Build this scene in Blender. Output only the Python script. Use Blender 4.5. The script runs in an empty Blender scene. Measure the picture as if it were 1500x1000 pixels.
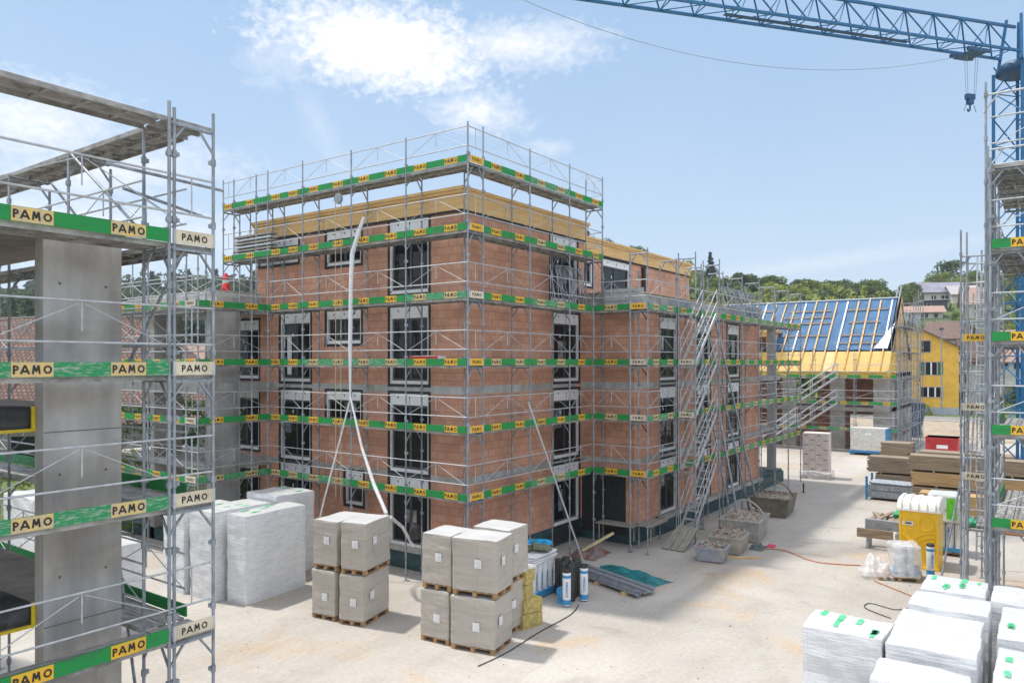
import bpy, math, random
from math import sin, cos, radians, atan2, pi, sqrt, hypot
from mathutils import Vector, Matrix, noise
random.seed(7)
R_ = random.Random(11)
# ---------------------------------------------------------------- camera, world, sun, exposure
SC = bpy.context.scene
COL = SC.collection
A = radians(35.8); CA, SA = cos(A), sin(A); F = 1096.0; H = 6.85
cam_d = bpy.data.cameras.new('camera'); cam = bpy.data.objects.new('camera', cam_d); COL.objects.link(cam)
cam.location = (0, 0, H); cam.rotation_euler = (pi/2, 0, A - pi/2)
cam_d.sensor_width = 36; cam_d.lens = F/1500*36; cam_d.shift_y = 0.02
cam_d.clip_start = 0.1; cam_d.clip_end = 5000
SC.camera = cam
SUN_EL, SUN_ROT = radians(66), radians(-12)          # behind the buildings, a little to the left
world = bpy.data.worlds.new('World'); SC.world = world; world.use_nodes = True
nt = world.node_tree; nt.nodes.clear()
def N(t, **k):
    n = nt.nodes.new(t)
    for a, b in k.items(): setattr(n, a, b)
    return n
sky = N('ShaderNodeTexSky', sky_type='NISHITA'); sky.sun_disc = False
sky.sun_elevation = SUN_EL; sky.sun_rotation = SUN_ROT; sky.air_density = 1.0; sky.dust_density = 1.6; sky.ozone_density = 2.0; sky.altitude = 500
bg = N('ShaderNodeBackground'); out = N('ShaderNodeOutputWorld'); bg.inputs[1].default_value = 0.15
tc = N('ShaderNodeTexCoord')
def vm(op, a=None, b=None):
    n = N('ShaderNodeVectorMath', operation=op)
    if a is not None: nt.links.new(a, n.inputs[0])
    if b is not None:
        if isinstance(b, tuple): n.inputs[1].default_value = b
        else: nt.links.new(b, n.inputs[1])
    return n
def mm(op, a, b=0.5, c=None, clamp=False):
    n = N('ShaderNodeMath', operation=op); n.use_clamp = clamp
    for i, v in enumerate((a, b, c)):
        if v is None: continue
        if isinstance(v, (int, float)): n.inputs[i].default_value = v
        else: nt.links.new(v, n.inputs[i])
    return n.outputs[0]
D_ = tc.outputs['Generated']
# direction on a cloud sheet: azimuth/elevation measured around a fixed compass heading
fw = vm('DOT_PRODUCT', D_, (CA, SA, 0)).outputs['Value']
rt = vm('DOT_PRODUCT', D_, (SA, -CA, 0)).outputs['Value']
up = vm('DOT_PRODUCT', D_, (0, 0, 1)).outputs['Value']
az = mm('ARCTAN2', rt, fw); el = mm('ARCSINE', up, 0)
cv = N('ShaderNodeCombineXYZ'); nt.links.new(az, cv.inputs[0]); nt.links.new(el, cv.inputs[1])
def wnoise(scale, det, rough, sx=1, sy=1, dist=0):
    mp = N('ShaderNodeMapping'); mp.inputs['Scale'].default_value = (sx, sy, 1); nt.links.new(cv.outputs[0], mp.inputs[0])
    n = N('ShaderNodeTexNoise'); n.inputs['Scale'].default_value = scale; n.inputs['Detail'].default_value = det
    n.inputs['Roughness'].default_value = rough; n.inputs['Distortion'].default_value = dist
    nt.links.new(mp.outputs[0], n.inputs[0]); return n.outputs['Fac']
n1 = wnoise(16, 8, 0.62, 1, 1.7); n2 = wnoise(62, 4, 0.6, 1, 1.5, 0.3); n3 = wnoise(7, 5, 0.6, 1, 1.6)
tot = None
def cloud(px, py, rx, ry, rot, dens):
    global tot
    a0 = math.atan((px-750)/F); e0 = math.atan((530-py)/F*cos(a0))
    x = mm('SUBTRACT', az, a0); y = mm('SUBTRACT', el, e0)
    c, s = cos(rot), sin(rot)
    xr = mm('ADD', mm('MULTIPLY', x, c/(rx/F)), mm('MULTIPLY', y, s/(rx/F)))
    yr = mm('ADD', mm('MULTIPLY', x, -s/(ry/F)), mm('MULTIPLY', y, c/(ry/F)))
    r2 = mm('ADD', mm('MULTIPLY', xr, xr), mm('MULTIPLY', yr, yr))
    m = mm('SUBTRACT', 1.0, mm('SQRT', r2, 0), None)
    m = mm('ADD', m, mm('MULTIPLY', mm('SUBTRACT', n1, 0.5), 0.75))
    m = mm('ADD', m, mm('MULTIPLY', mm('SUBTRACT', n2, 0.5), 1.25))
    m = mm('MULTIPLY', m, dens, None, True)
    tot = m if tot is None else mm('MAXIMUM', tot, m)
cloud(560, 70, 200, 68, -0.06, 1.7)
cloud(450, 60, 110, 55, 0.5, 0.6)
cloud(760, 66, 160, 40, -0.02, 0.9)
cloud(700, 165, 88, 34, -0.1, 0.9)
cloud(805, 217, 45, 14, 0, 0.45)
cloud(40, 175, 140, 60, 0.1, 0.85)
cloud(150, 250, 200, 45, 0.15, 0.7)
cloud(60, 330, 330, 55, 0, 0.75)
cloud(470, 190, 24, 90, 0.5, 0.2)
cloud(1200, 385, 260, 16, 0.1, 0.3)
def mixc(fac, a_, b_):
    n = N('ShaderNodeMix', data_type='RGBA')
    if isinstance(fac, (int, float)): n.inputs['Factor'].default_value = fac
    else: nt.links.new(fac, n.inputs['Factor'])
    for k, v in (('A', a_), ('B', b_)):
        if isinstance(v, tuple): n.inputs[k].default_value = (*v, 1)
        else: nt.links.new(v, n.inputs[k])
    return n.outputs['Result']
hz = mm('SUBTRACT', 1.0, mm('MULTIPLY', mm('ABSOLUTE', el, 0), 2.2), None, True)
grad = mixc(mm('POWER', hz, 1.5), (2.0, 3.08, 4.5), (3.75, 4.45, 5.15))
base = mixc(0.8, sky.outputs[0], grad)
base = mixc(mm('MULTIPLY', n3, 0.12), base, (4.6, 4.9, 5.3))
base = mixc(tot, base, (5.6, 5.7, 5.9))
# added unseen sky brightening, high overhead and behind the viewer, to fill the shade
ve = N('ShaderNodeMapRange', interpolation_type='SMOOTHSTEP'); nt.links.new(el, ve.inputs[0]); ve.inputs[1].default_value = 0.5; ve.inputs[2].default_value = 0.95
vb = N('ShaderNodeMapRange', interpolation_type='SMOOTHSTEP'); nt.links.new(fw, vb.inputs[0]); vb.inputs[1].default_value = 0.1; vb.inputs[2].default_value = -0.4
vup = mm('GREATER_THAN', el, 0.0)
sky_fill = mm('MULTIPLY', mm('MAXIMUM', ve.outputs[0], mm('MULTIPLY', vb.outputs[0], vup)), mm('ADD', 0.55, mm('MULTIPLY', n3, 0.7)), None, True)
fin = mixc(sky_fill, base, (7.6, 7.9, 8.6))
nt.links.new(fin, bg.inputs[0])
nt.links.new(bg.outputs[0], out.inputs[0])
sd = bpy.data.lights.new('sun', 'SUN'); sd.energy = 3.3; sd.angle = radians(2.5); sd.color = (1, 0.94, 0.86)
sun = bpy.data.objects.new('sun', sd); COL.objects.link(sun)
sdir = Vector((sin(SUN_ROT)*cos(SUN_EL), cos(SUN_ROT)*cos(SUN_EL), sin(SUN_EL)))
sun.rotation_euler = sdir.to_track_quat('Z', 'Y').to_euler()
SC.view_settings.view_transform = 'Standard'; SC.view_settings.look = 'None'; SC.view_settings.gamma = 1
SC.view_settings.exposure = 0.35
SC.render.resolution_x, SC.render.resolution_y = 1024, 682
SC.render.engine = 'CYCLES'

def at(px, py, d):
    t = (px-750)/F; return Vector((d*(CA+SA*t), d*(SA-CA*t), H-(py-530)/F*d))
def gp(px, py, z=0.0): return at(px, py, (z-H)/(-(py-530)/F))

# ---------------------------------------------------------------- materials
MATS = {}
def mat(name, col, rough=0.7, metal=0.0, var=0.15, scale=6.0, bump=0.0, col2=None, stretch=(1, 1, 1), coord='Object', det=5, spec=None, bscale=None, trans=0, ramp=(0.35, 0.65)):
    if name in MATS: return MATS[name]
    m = bpy.data.materials.new(name); m.use_nodes = True; t = m.node_tree; b = t.nodes['Principled BSDF']
    b.inputs['Roughness'].default_value = rough; b.inputs['Metallic'].default_value = metal
    if spec is not None: b.inputs['Specular IOR Level'].default_value = spec
    c = t.nodes.new('ShaderNodeTexCoord'); mp = t.nodes.new('ShaderNodeMapping'); mp.inputs['Scale'].default_value = stretch
    oi = t.nodes.new('ShaderNodeObjectInfo'); om = t.nodes.new('ShaderNodeMath'); om.operation = 'MULTIPLY'; om.inputs[1].default_value = 37.0
    va = t.nodes.new('ShaderNodeVectorMath'); t.links.new(oi.outputs['Random'], om.inputs[0]); t.links.new(c.outputs[coord], va.inputs[0]); t.links.new(om.outputs[0], va.inputs[1])
    t.links.new(va.outputs[0], mp.inputs[0])
    nz = t.nodes.new('ShaderNodeTexNoise'); nz.inputs['Scale'].default_value = scale; nz.inputs['Detail'].default_value = det; nz.inputs['Roughness'].default_value = 0.6
    t.links.new(mp.outputs[0], nz.inputs[0])
    rp = t.nodes.new('ShaderNodeValToRGB'); rp.color_ramp.elements[0].position = ramp[0]; rp.color_ramp.elements[1].position = ramp[1]
    if col2 is None: lo = tuple(x*(1-var) for x in col); hi = tuple(min(1, x*(1+var)) for x in col)
    else: lo, hi = col2, col
    rp.color_ramp.elements[0].color = (*lo, 1); rp.color_ramp.elements[1].color = (*hi, 1)
    t.links.new(nz.outputs['Fac'], rp.inputs[0]); t.links.new(rp.outputs[0], b.inputs['Base Color'])
    if bump:
        bn = t.nodes.new('ShaderNodeBump'); bn.inputs['Strength'].default_value = bump; bn.inputs['Distance'].default_value = 0.03
        src = nz
        if bscale:
            src = t.nodes.new('ShaderNodeTexNoise'); src.inputs['Scale'].default_value = bscale; src.inputs['Detail'].default_value = 4; t.links.new(mp.outputs[0], src.inputs[0])
        t.links.new(src.outputs['Fac'], bn.inputs['Height']); t.links.new(bn.outputs[0], b.inputs['Normal'])
    if trans:
        tr = t.nodes.new('ShaderNodeBsdfTransparent'); ms = t.nodes.new('ShaderNodeMixShader'); ms.inputs[0].default_value = trans
        o = t.nodes['Material Output']; t.links.new(b.outputs[0], ms.inputs[1]); t.links.new(tr.outputs[0], ms.inputs[2]); t.links.new(ms.outputs[0], o.inputs[0])
    MATS[name] = m; return m
steel = mat('galvanised_steel', (0.27, 0.30, 0.335), 0.55, 0.3, 0.3, 9, stretch=(1, 1, .4))
steel_l = mat('bright_aluminium', (0.45, 0.47, 0.49), 0.5, 0.3, 0.15, 7)
deckm = mat('scaffold_deck', (0.30, 0.295, 0.285), 0.75, 0.1, 0.4, 5, bump=0.3, stretch=(.6, 3, 1))
green = mat('green_board', (0.006, 0.24, 0.05), 0.65, 0, 0, 1.6, col2=(0.03, 0.13, 0.05), stretch=(1, 1, 3), ramp=(.3, .48), det=8)
green_w = mat('green_board_worn', (0.02, 0.25, 0.09), 0.75, 0, 0, 9, col2=(0.30, 0.38, 0.30), stretch=(1, 1, 5), ramp=(0.36, 0.5))
yel = mat('yellow_plate', (0.74, 0.43, 0.025), 0.65, 0, 0, 2.2, col2=(0.46, 0.30, 0.08), ramp=(.3, .5), det=8)
yel_w = mat('yellow_plate_worn', (0.66, 0.47, 0.16), 0.7, 0, 0.0, 7, col2=(0.50, 0.42, 0.27), ramp=(.4, .6))
cream = mat('cream_plate', (0.66, 0.59, 0.45), 0.7, 0, 0, 2.5, col2=(0.47, 0.41, 0.30), ramp=(.32, .55), det=8)
black = mat('black_paint', (0.02, 0.018, 0.016), 0.6)
conc = mat('concrete', (0.46, 0.45, 0.43), 0.85, 0, 0, 1.6, bump=0.15, col2=(0.31, 0.305, 0.30), stretch=(1, 1, .5), bscale=30, det=9)
def streak(m):
    t = m.node_tree; b = t.nodes['Principled BSDF']; src = b.inputs['Base Color'].links[0].from_socket
    c = t.nodes.new('ShaderNodeTexCoord'); mp = t.nodes.new('ShaderNodeMapping'); mp.inputs['Scale'].default_value = (3.2, 3.2, .3); t.links.new(c.outputs['Object'], mp.inputs[0])
    n = t.nodes.new('ShaderNodeTexNoise'); n.inputs['Scale'].default_value = 1.5; n.inputs['Detail'].default_value = 7; t.links.new(mp.outputs[0], n.inputs[0])
    r = t.nodes.new('ShaderNodeValToRGB'); r.color_ramp.elements[0].position = .35; r.color_ramp.elements[1].position = .65; r.color_ramp.elements[0].color = (.90, .90, .90, 1); r.color_ramp.elements[1].color = (1.08, 1.08, 1.08, 1); t.links.new(n.outputs['Fac'], r.inputs[0])
    mp2 = t.nodes.new('ShaderNodeMapping'); mp2.inputs['Scale'].default_value = (.4, .4, 1.6); t.links.new(c.outputs['Object'], mp2.inputs[0])
    n2 = t.nodes.new('ShaderNodeTexNoise'); n2.inputs['Scale'].default_value = .8; n2.inputs['Detail'].default_value = 3; t.links.new(mp2.outputs[0], n2.inputs[0])
    r2 = t.nodes.new('ShaderNodeValToRGB'); r2.color_ramp.elements[0].position = .42; r2.color_ramp.elements[1].position = .56; r2.color_ramp.elements[0].color = (.90, .87, .83, 1); r2.color_ramp.elements[1].color = (1.04, 1.07, 1.10, 1); t.links.new(n2.outputs['Fac'], r2.inputs[0])
    for q in (r, r2):
        mx = t.nodes.new('ShaderNodeMix'); mx.data_type = 'RGBA'; mx.blend_type = 'MULTIPLY'; mx.inputs['Factor'].default_value = 1
        t.links.new(src, mx.inputs['A']); t.links.new(q.outputs[0], mx.inputs['B']); src = mx.outputs['Result']
    t.links.new(src, b.inputs['Base Color'])
streak(conc)
conc_l = mat('concrete_light', (0.42, 0.41, 0.38), 0.85, 0, 0, 2.2, bump=0.15, col2=(0.32, 0.31, 0.29), bscale=30, det=9)
timber = mat('glulam_timber', (0.72, 0.48, 0.21), 0.6, 0, 0, 2.2, col2=(0.60, 0.37, 0.145), stretch=(.5, .5, 7), det=7, bump=0.1)
wood_n = mat('new_lumber', (0.58, 0.39, 0.19), 0.7, 0, 0.2, 3, stretch=(.6, 3, 3))
wood_g = mat('weathered_wood', (0.33, 0.265, 0.19), 0.85, 0, 0, 3, col2=(0.17, 0.13, 0.09), stretch=(.5, 4, 6), bump=0.2)
wood_gy = mat('weathered_lumber', (0.36, 0.29, 0.21), 0.85, 0, 0, 2.5, col2=(0.17, 0.13, 0.09), stretch=(7, .35, 12), bump=0.2)
wood_ny = mat('fresh_lumber', (0.55, 0.38, 0.19), 0.8, 0, 0, 2.5, col2=(0.33, 0.21, 0.10), stretch=(7, .35, 12), bump=0.2)
wood_d = mat('grey_planks', (0.26, 0.245, 0.21), 0.85, 0, 0.3, 4, stretch=(.6, 5, 1), bump=0.2)
white = mat('white_paint', (0.74, 0.75, 0.76), 0.5, 0, 0.05, 5)
dark = mat('dark_membrane', (0.022, 0.024, 0.028), 0.6, 0, 0.3, 6)
teal = mat('teal_waterproofing', (0.028, 0.075, 0.088), 0.5, 0, 0.35, 3, bump=0.1)
dframe = mat('dark_grey_frame', (0.06, 0.06, 0.062), 0.45)
wrapw = mat('white_wrap', (0.72, 0.735, 0.75), 0.3, 0, 0, 3, col2=(0.57, 0.59, 0.61), stretch=(1, 1, 9), bump=0.5, det=6, ramp=(.3, .6))
wrapt = mat('white_top_film', (0.50, 0.51, 0.51), 0.4, 0, 0.06, 2, bump=0.2)
wrapg = mat('grey_block_wrap', (0.46, 0.425, 0.375), 0.33, 0, 0, 2.4, col2=(0.40, 0.37, 0.325), stretch=(.6, .6, 6), bump=0.3, det=6)
greenp = mat('green_print', (0.10, 0.55, 0.28), 0.6, 0, 0.2, 20)
bluep = mat('blue_print', (0.04, 0.25, 0.50), 0.5, 0, 0.1, 20)
cblue = mat('crane_blue', (0.006, 0.115, 0.27), 0.45, 0.1, 0.2, 4)
palletw = mat('pallet_wood', (0.36, 0.22, 0.11), 0.85, 0, 0.3, 5, bump=.2)
rubble = mat('rubble', (0.44, 0.39, 0.34), 0.95, 0, 0, 14, col2=(0.22, 0.19, 0.165), bump=1, det=8)
ropem = mat('rope', (0.42, 0.36, 0.27), 0.9)
film = mat('translucent_film', (0.72, 0.74, 0.76), 0.3, 0, 0.1, 9, bump=0.6, trans=0.25)
film2 = mat('clear_film', (0.75, 0.76, 0.78), 0.2, 0, 0.1, 5, bump=0.8, trans=0.55)
redm = mat('red_paint', (0.45, 0.03, 0.03), 0.5)
bluem = mat('blue_paint', (0.02, 0.20, 0.44), 0.45)
tarpm = mat('black_tarp', (0.035, 0.037, 0.04), 0.4, 0, 0.3, 4, bump=0.5)
tapey = mat('yellow_tape', (0.75, 0.55, 0.02), 0.5)
tealt = mat('teal_tarp', (0.012, 0.15, 0.17), 0.45, 0, 0.4, 3, bump=0.4)
wcol = mat('yellow_wool', (0.42, 0.34, 0.12), 0.95, 0, 0.25, 12, bump=.3)
toy = mat('toilet_yellow', (0.85, 0.52, 0.012), 0.42, 0, 0.06, 3)
tow = mat('toilet_roof_white', (0.78, 0.77, 0.72), 0.4, 0, 0.06, 3)
skipm = mat('dirty_steel', (0.36, 0.35, 0.325), 0.7, 0.2, 0.25, 4, bump=.1)
skipd = mat('olive_steel', (0.16, 0.145, 0.11), 0.6, 0.1, 0.3, 3)
tubb = mat('blue_grey_tub', (0.22, 0.26, 0.36), 0.6, 0, 0, 4, col2=(0.38, 0.36, 0.34))
tubg = mat('beige_tub', (0.36, 0.33, 0.28), 0.7, 0, 0.2, 4)
gpipe = mat('green_pipe', (0.01, 0.30, 0.13), 0.4)
opipe = mat('orange_pipe', (0.62, 0.26, 0.10), 0.5)
def seams(m, w, h, k):
    t = m.node_tree; b = t.nodes['Principled BSDF']; src = b.inputs['Base Color'].links[0].from_socket
    c = t.nodes.new('ShaderNodeTexCoord'); sp = t.nodes.new('ShaderNodeSeparateXYZ'); t.links.new(c.outputs['Object'], sp.inputs[0])
    a = t.nodes.new('ShaderNodeMath'); t.links.new(sp.outputs[0], a.inputs[0]); t.links.new(sp.outputs[1], a.inputs[1])
    v = t.nodes.new('ShaderNodeCombineXYZ'); t.links.new(a.outputs[0], v.inputs[0]); t.links.new(sp.outputs[2], v.inputs[1])
    br = t.nodes.new('ShaderNodeTexBrick'); br.offset = 0; t.links.new(v.outputs[0], br.inputs[0]); br.inputs['Scale'].default_value = 1; br.inputs['Brick Width'].default_value = w; br.inputs['Row Height'].default_value = h; br.inputs['Mortar Size'].default_value = .006
    br.inputs['Color1'].default_value = (1, 1, 1, 1); br.inputs['Color2'].default_value = (.94, .94, .95, 1); br.inputs['Mortar'].default_value = (k, k, k, 1)
    mx = t.nodes.new('ShaderNodeMix'); mx.data_type = 'RGBA'; mx.blend_type = 'MULTIPLY'; mx.inputs['Factor'].default_value = 1
    t.links.new(src, mx.inputs['A']); t.links.new(br.outputs['Color'], mx.inputs['B']); t.links.new(mx.outputs['Result'], b.inputs['Base Color'])
seams(wrapw, .30, 1.25, .90); seams(wrapg, .58, .39, .80)
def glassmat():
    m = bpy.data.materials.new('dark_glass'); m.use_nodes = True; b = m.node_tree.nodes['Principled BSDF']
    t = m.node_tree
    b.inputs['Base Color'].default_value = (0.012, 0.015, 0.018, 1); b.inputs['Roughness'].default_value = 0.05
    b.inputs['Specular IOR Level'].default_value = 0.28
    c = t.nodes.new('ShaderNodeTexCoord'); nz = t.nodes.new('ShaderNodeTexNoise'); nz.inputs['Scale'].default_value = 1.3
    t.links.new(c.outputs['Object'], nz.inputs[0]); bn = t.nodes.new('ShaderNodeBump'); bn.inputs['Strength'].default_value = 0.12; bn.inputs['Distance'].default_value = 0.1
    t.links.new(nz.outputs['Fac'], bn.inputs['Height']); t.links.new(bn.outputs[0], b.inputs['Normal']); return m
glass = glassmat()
def brickmat():
    m = bpy.data.materials.new('clay_block_masonry'); m.use_nodes = True; t = m.node_tree; b = t.nodes['Principled BSDF']; b.inputs['Roughness'].default_value = 0.85
    c = t.nodes.new('ShaderNodeTexCoord'); s = t.nodes.new('ShaderNodeSeparateXYZ'); t.links.new(c.outputs['Object'], s.inputs[0])
    a = t.nodes.new('ShaderNodeMath'); t.links.new(s.outputs[0], a.inputs[0]); t.links.new(s.outputs[1], a.inputs[1])
    v = t.nodes.new('ShaderNodeCombineXYZ'); t.links.new(a.outputs[0], v.inputs[0]); t.links.new(s.outputs[2], v.inputs[1])
    br = t.nodes.new('ShaderNodeTexBrick'); t.links.new(v.outputs[0], br.inputs[0])
    br.inputs['Scale'].default_value = 1.0; br.inputs['Brick Width'].default_value = 0.36; br.inputs['Row Height'].default_value = 0.25
    br.inputs['Mortar Size'].default_value = 0.007; br.inputs['Mortar Smooth'].default_value = 0.3; br.inputs['Bias'].default_value = -0.1
    br.inputs['Color1'].default_value = (0.60, 0.325, 0.22, 1); br.inputs['Color2'].default_value = (0.51, 0.255, 0.17, 1); br.inputs['Mortar'].default_value = (0.25, 0.15, 0.11, 1)
    nz = t.nodes.new('ShaderNodeTexNoise'); nz.inputs['Scale'].default_value = 1.1; nz.inputs['Detail'].default_value = 8; t.links.new(v.outputs[0], nz.inputs[0])
    rp = t.nodes.new('ShaderNodeValToRGB'); rp.color_ramp.elements[0].position = 0.3; rp.color_ramp.elements[1].position = 0.7
    rp.color_ramp.elements[0].color = (0.80, 0.80, 0.81, 1); rp.color_ramp.elements[1].color = (1.10, 1.09, 1.08, 1); t.links.new(nz.outputs['Fac'], rp.inputs[0])
    mx = t.nodes.new('ShaderNodeMix'); mx.data_type = 'RGBA'; mx.blend_type = 'MULTIPLY'; mx.inputs['Factor'].default_value = 1
    t.links.new(br.outputs['Color'], mx.inputs['A']); t.links.new(rp.outputs[0], mx.inputs['B'])
    # pale mortar smears
    n2 = t.nodes.new('ShaderNodeTexNoise'); n2.inputs['Scale'].default_value = 5; n2.inputs['Detail'].default_value = 6; t.links.new(v.outputs[0], n2.inputs[0])
    r2 = t.nodes.new('ShaderNodeValToRGB'); r2.color_ramp.elements[0].position = 0.58; r2.color_ramp.elements[1].position = 0.72; r2.color_ramp.elements[1].color = (.55, .55, .55, 1); t.links.new(n2.outputs['Fac'], r2.inputs[0])
    m2 = t.nodes.new('ShaderNodeMix'); m2.data_type = 'RGBA'; t.links.new(r2.outputs[0], m2.inputs['Factor']); t.links.new(mx.outputs['Result'], m2.inputs['A']); m2.inputs['B'].default_value = (0.55, 0.40, 0.32, 1)
    t.links.new(m2.outputs['Result'], b.inputs['Base Color'])
    bn = t.nodes.new('ShaderNodeBump'); bn.inputs['Strength'].default_value = 0.5; bn.inputs['Distance'].default_value = 0.01; bn.invert = True
    t.links.new(br.outputs['Fac'], bn.inputs['Height']); t.links.new(bn.outputs[0], b.inputs['Normal']); return m
brick = brickmat()
def tilemat(name, c1, c2, w=0.25, h=0.34):
    m = bpy.data.materials.new(name); m.use_nodes = True; t = m.node_tree; b = t.nodes['Principled BSDF']; b.inputs['Roughness'].default_value = 0.8
    c = t.nodes.new('ShaderNodeTexCoord'); br = t.nodes.new('ShaderNodeTexBrick')
    s = t.nodes.new('ShaderNodeSeparateXYZ'); t.links.new(c.outputs['Object'], s.inputs[0]); v = t.nodes.new('ShaderNodeCombineXYZ')
    a = t.nodes.new('ShaderNodeMath'); a.operation = 'MULTIPLY'; a.inputs[1].default_value = 1.5; t.links.new(s.outputs[2], a.inputs[0])
    t.links.new(s.outputs[0], v.inputs[0]); t.links.new(a.outputs[0], v.inputs[1]); t.links.new(v.outputs[0], br.inputs[0])
    br.inputs['Scale'].default_value = 1; br.inputs['Brick Width'].default_value = w; br.inputs['Row Height'].default_value = h; br.inputs['Mortar Size'].default_value = 0.035
    br.inputs['Color1'].default_value = (*c1, 1); br.inputs['Color2'].default_value = (*c2, 1); br.inputs['Mortar'].default_value = tuple(x*.3 for x in c2)+(1,)
    t.links.new(br.outputs['Color'], b.inputs['Base Color'])
    bn = t.nodes.new('ShaderNodeBump'); bn.inputs['Strength'].default_value = 0.6; bn.inputs['Distance'].default_value = 0.03; bn.invert = True
    t.links.new(br.outputs['Fac'], bn.inputs['Height']); t.links.new(bn.outputs[0], b.inputs['Normal']); MATS[name] = m; return m
tile_r = tilemat('red_roof_tiles', (0.22, 0.115, 0.088), (0.12, 0.065, 0.052), .26, .3)
tile_b = tilemat('brown_roof_tiles', (0.25, 0.17, 0.14), (0.18, 0.12, 0.10))
def leafmat(name, c1, c2):
    m = bpy.data.materials.new(name); m.use_nodes = True; t = m.node_tree; b = t.nodes['Principled BSDF']; b.inputs['Roughness'].default_value = 0.7
    b.inputs['Specular IOR Level'].default_value = 0.2
    g = t.nodes.new('ShaderNodeTexCoord'); nz = t.nodes.new('ShaderNodeTexNoise'); nz.inputs['Scale'].default_value = 0.55; nz.inputs['Detail'].default_value = 5
    t.links.new(g.outputs['Object'], nz.inputs[0])
    oi = t.nodes.new('ShaderNodeObjectInfo'); ad = t.nodes.new('ShaderNodeMath'); ad.operation = 'MULTIPLY_ADD'; ad.inputs[1].default_value = 0.35
    t.links.new(oi.outputs['Random'], ad.inputs[0]); t.links.new(nz.outputs['Fac'], ad.inputs[2])
    rp = t.nodes.new('ShaderNodeValToRGB'); rp.color_ramp.elements[0].position = 0.42; rp.color_ramp.elements[1].position = 0.85
    rp.color_ramp.elements[0].color = (*c1, 1); rp.color_ramp.elements[1].color = (*c2, 1)
    t.links.new(ad.outputs[0], rp.inputs[0]); t.links.new(rp.outputs[0], b.inputs['Base Color'])
    tr = t.nodes.new('ShaderNodeBsdfTranslucent'); t.links.new(rp.outputs[0], tr.inputs[0]); ms = t.nodes.new('ShaderNodeMixShader'); ms.inputs[0].default_value = 0.35
    o = t.nodes['Material Output']; t.links.new(b.outputs[0], ms.inputs[1]); t.links.new(tr.outputs[0], ms.inputs[2]); t.links.new(ms.outputs[0], o.inputs[0])
    MATS[name] = m; return m
leaf_d = leafmat('dark_foliage', (0.035, 0.07, 0.025), (0.10, 0.155, 0.05))
leaf_m = leafmat('mid_foliage', (0.08, 0.125, 0.028), (0.27, 0.33, 0.075))
leaf_y = leafmat('yellow_green_foliage', (0.12, 0.17, 0.025), (0.33, 0.36, 0.07))
leaf_c = leafmat('conifer_foliage', (0.018, 0.04, 0.025), (0.04, 0.075, 0.04))
bark = mat('bark', (0.10, 0.075, 0.05), 0.9)
def groundmat():
    m = bpy.data.materials.new('site_concrete'); m.use_nodes = True; t = m.node_tree; b = t.nodes['Principled BSDF']; b.inputs['Roughness'].default_value = 0.8
    c = t.nodes.new('ShaderNodeTexCoord')
    def nz(s, d, dist=0, r=.6, st=(1, 1, 1)):
        mp = t.nodes.new('ShaderNodeMapping'); mp.inputs['Scale'].default_value = st; t.links.new(c.outputs['Object'], mp.inputs[0])
        n = t.nodes.new('ShaderNodeTexNoise'); n.inputs['Scale'].default_value = s; n.inputs['Detail'].default_value = d; n.inputs['Distortion'].default_value = dist; n.inputs['Roughness'].default_value = r
        t.links.new(mp.outputs[0], n.inputs[0]); return n.outputs['Fac']
    def ramp(x, p0, p1, c0, c1):
        r = t.nodes.new('ShaderNodeValToRGB'); r.color_ramp.elements[0].position = p0; r.color_ramp.elements[1].position = p1
        r.color_ramp.elements[0].color = (*c0, 1); r.color_ramp.elements[1].color = (*c1, 1); t.links.new(x, r.inputs[0]); return r.outputs[0]
    def mix(f, a, b2, fac=None, bt='MIX'):
        n = t.nodes.new('ShaderNodeMix'); n.data_type = 'RGBA'; n.blend_type = bt
        if isinstance(f, float): n.inputs['Factor'].default_value = f
        else: t.links.new(f, n.inputs['Factor'])
        for k, v in (('A', a), ('B', b2)):
            if isinstance(v, tuple): n.inputs[k].default_value = (*v, 1)
            else: t.links.new(v, n.inputs[k])
        return n.outputs['Result']
    base = ramp(nz(0.16, 8), .35, .65, (0.365, 0.338, 0.305), (0.475, 0.445, 0.405))
    st = ramp(nz(0.35, 10, 1.2, .65), .50, .66, (0, 0, 0), (.55, .55, .55))
    base = mix(st, base, (0.33, 0.305, 0.27))
    du = ramp(nz(0.7, 9, .6, .7), .62, .72, (0, 0, 0), (.55, .55, .55)); base = mix(du, base, (0.22, 0.19, 0.155))
    ru = ramp(nz(0.30, 6, .5), .56, .70, (0, 0, 0), (.6, .6, .6)); base = mix(ru, base, (0.47, 0.31, 0.15))
    tk = ramp(nz(0.55, 9, .3, .6, (.12, 1.6, 1)), .50, .68, (0, 0, 0), (.45, .45, .45)); base = mix(tk, base, (0.33, 0.295, 0.25))
    sp = ramp(nz(9, 4), .3, .7, (.88, .88, .88), (1.06, 1.06, 1.06)); base = mix(1.0, base, sp, bt='MULTIPLY')
    t.links.new(base, b.inputs['Base Color'])
    bn = t.nodes.new('ShaderNodeBump'); bn.inputs['Strength'].default_value = 0.25; bn.inputs['Distance'].default_value = 0.02; t.links.new(nz(14, 5), bn.inputs['Height']); t.links.new(bn.outputs[0], b.inputs['Normal'])
    return m
yardm = groundmat()
grassm = mat('meadow', (0.10, 0.15, 0.04), 0.95, 0, 0, 0.08, col2=(0.06, 0.085, 0.03), det=8)
asph = mat('asphalt', (0.22, 0.215, 0.21), 0.9, 0, 0.15, 1)
dirt = mat('gravel_earth', (0.40, 0.33, 0.25), 0.95, 0, 0, 0.8, col2=(0.26, 0.21, 0.15), det=9, bump=.4)

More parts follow.
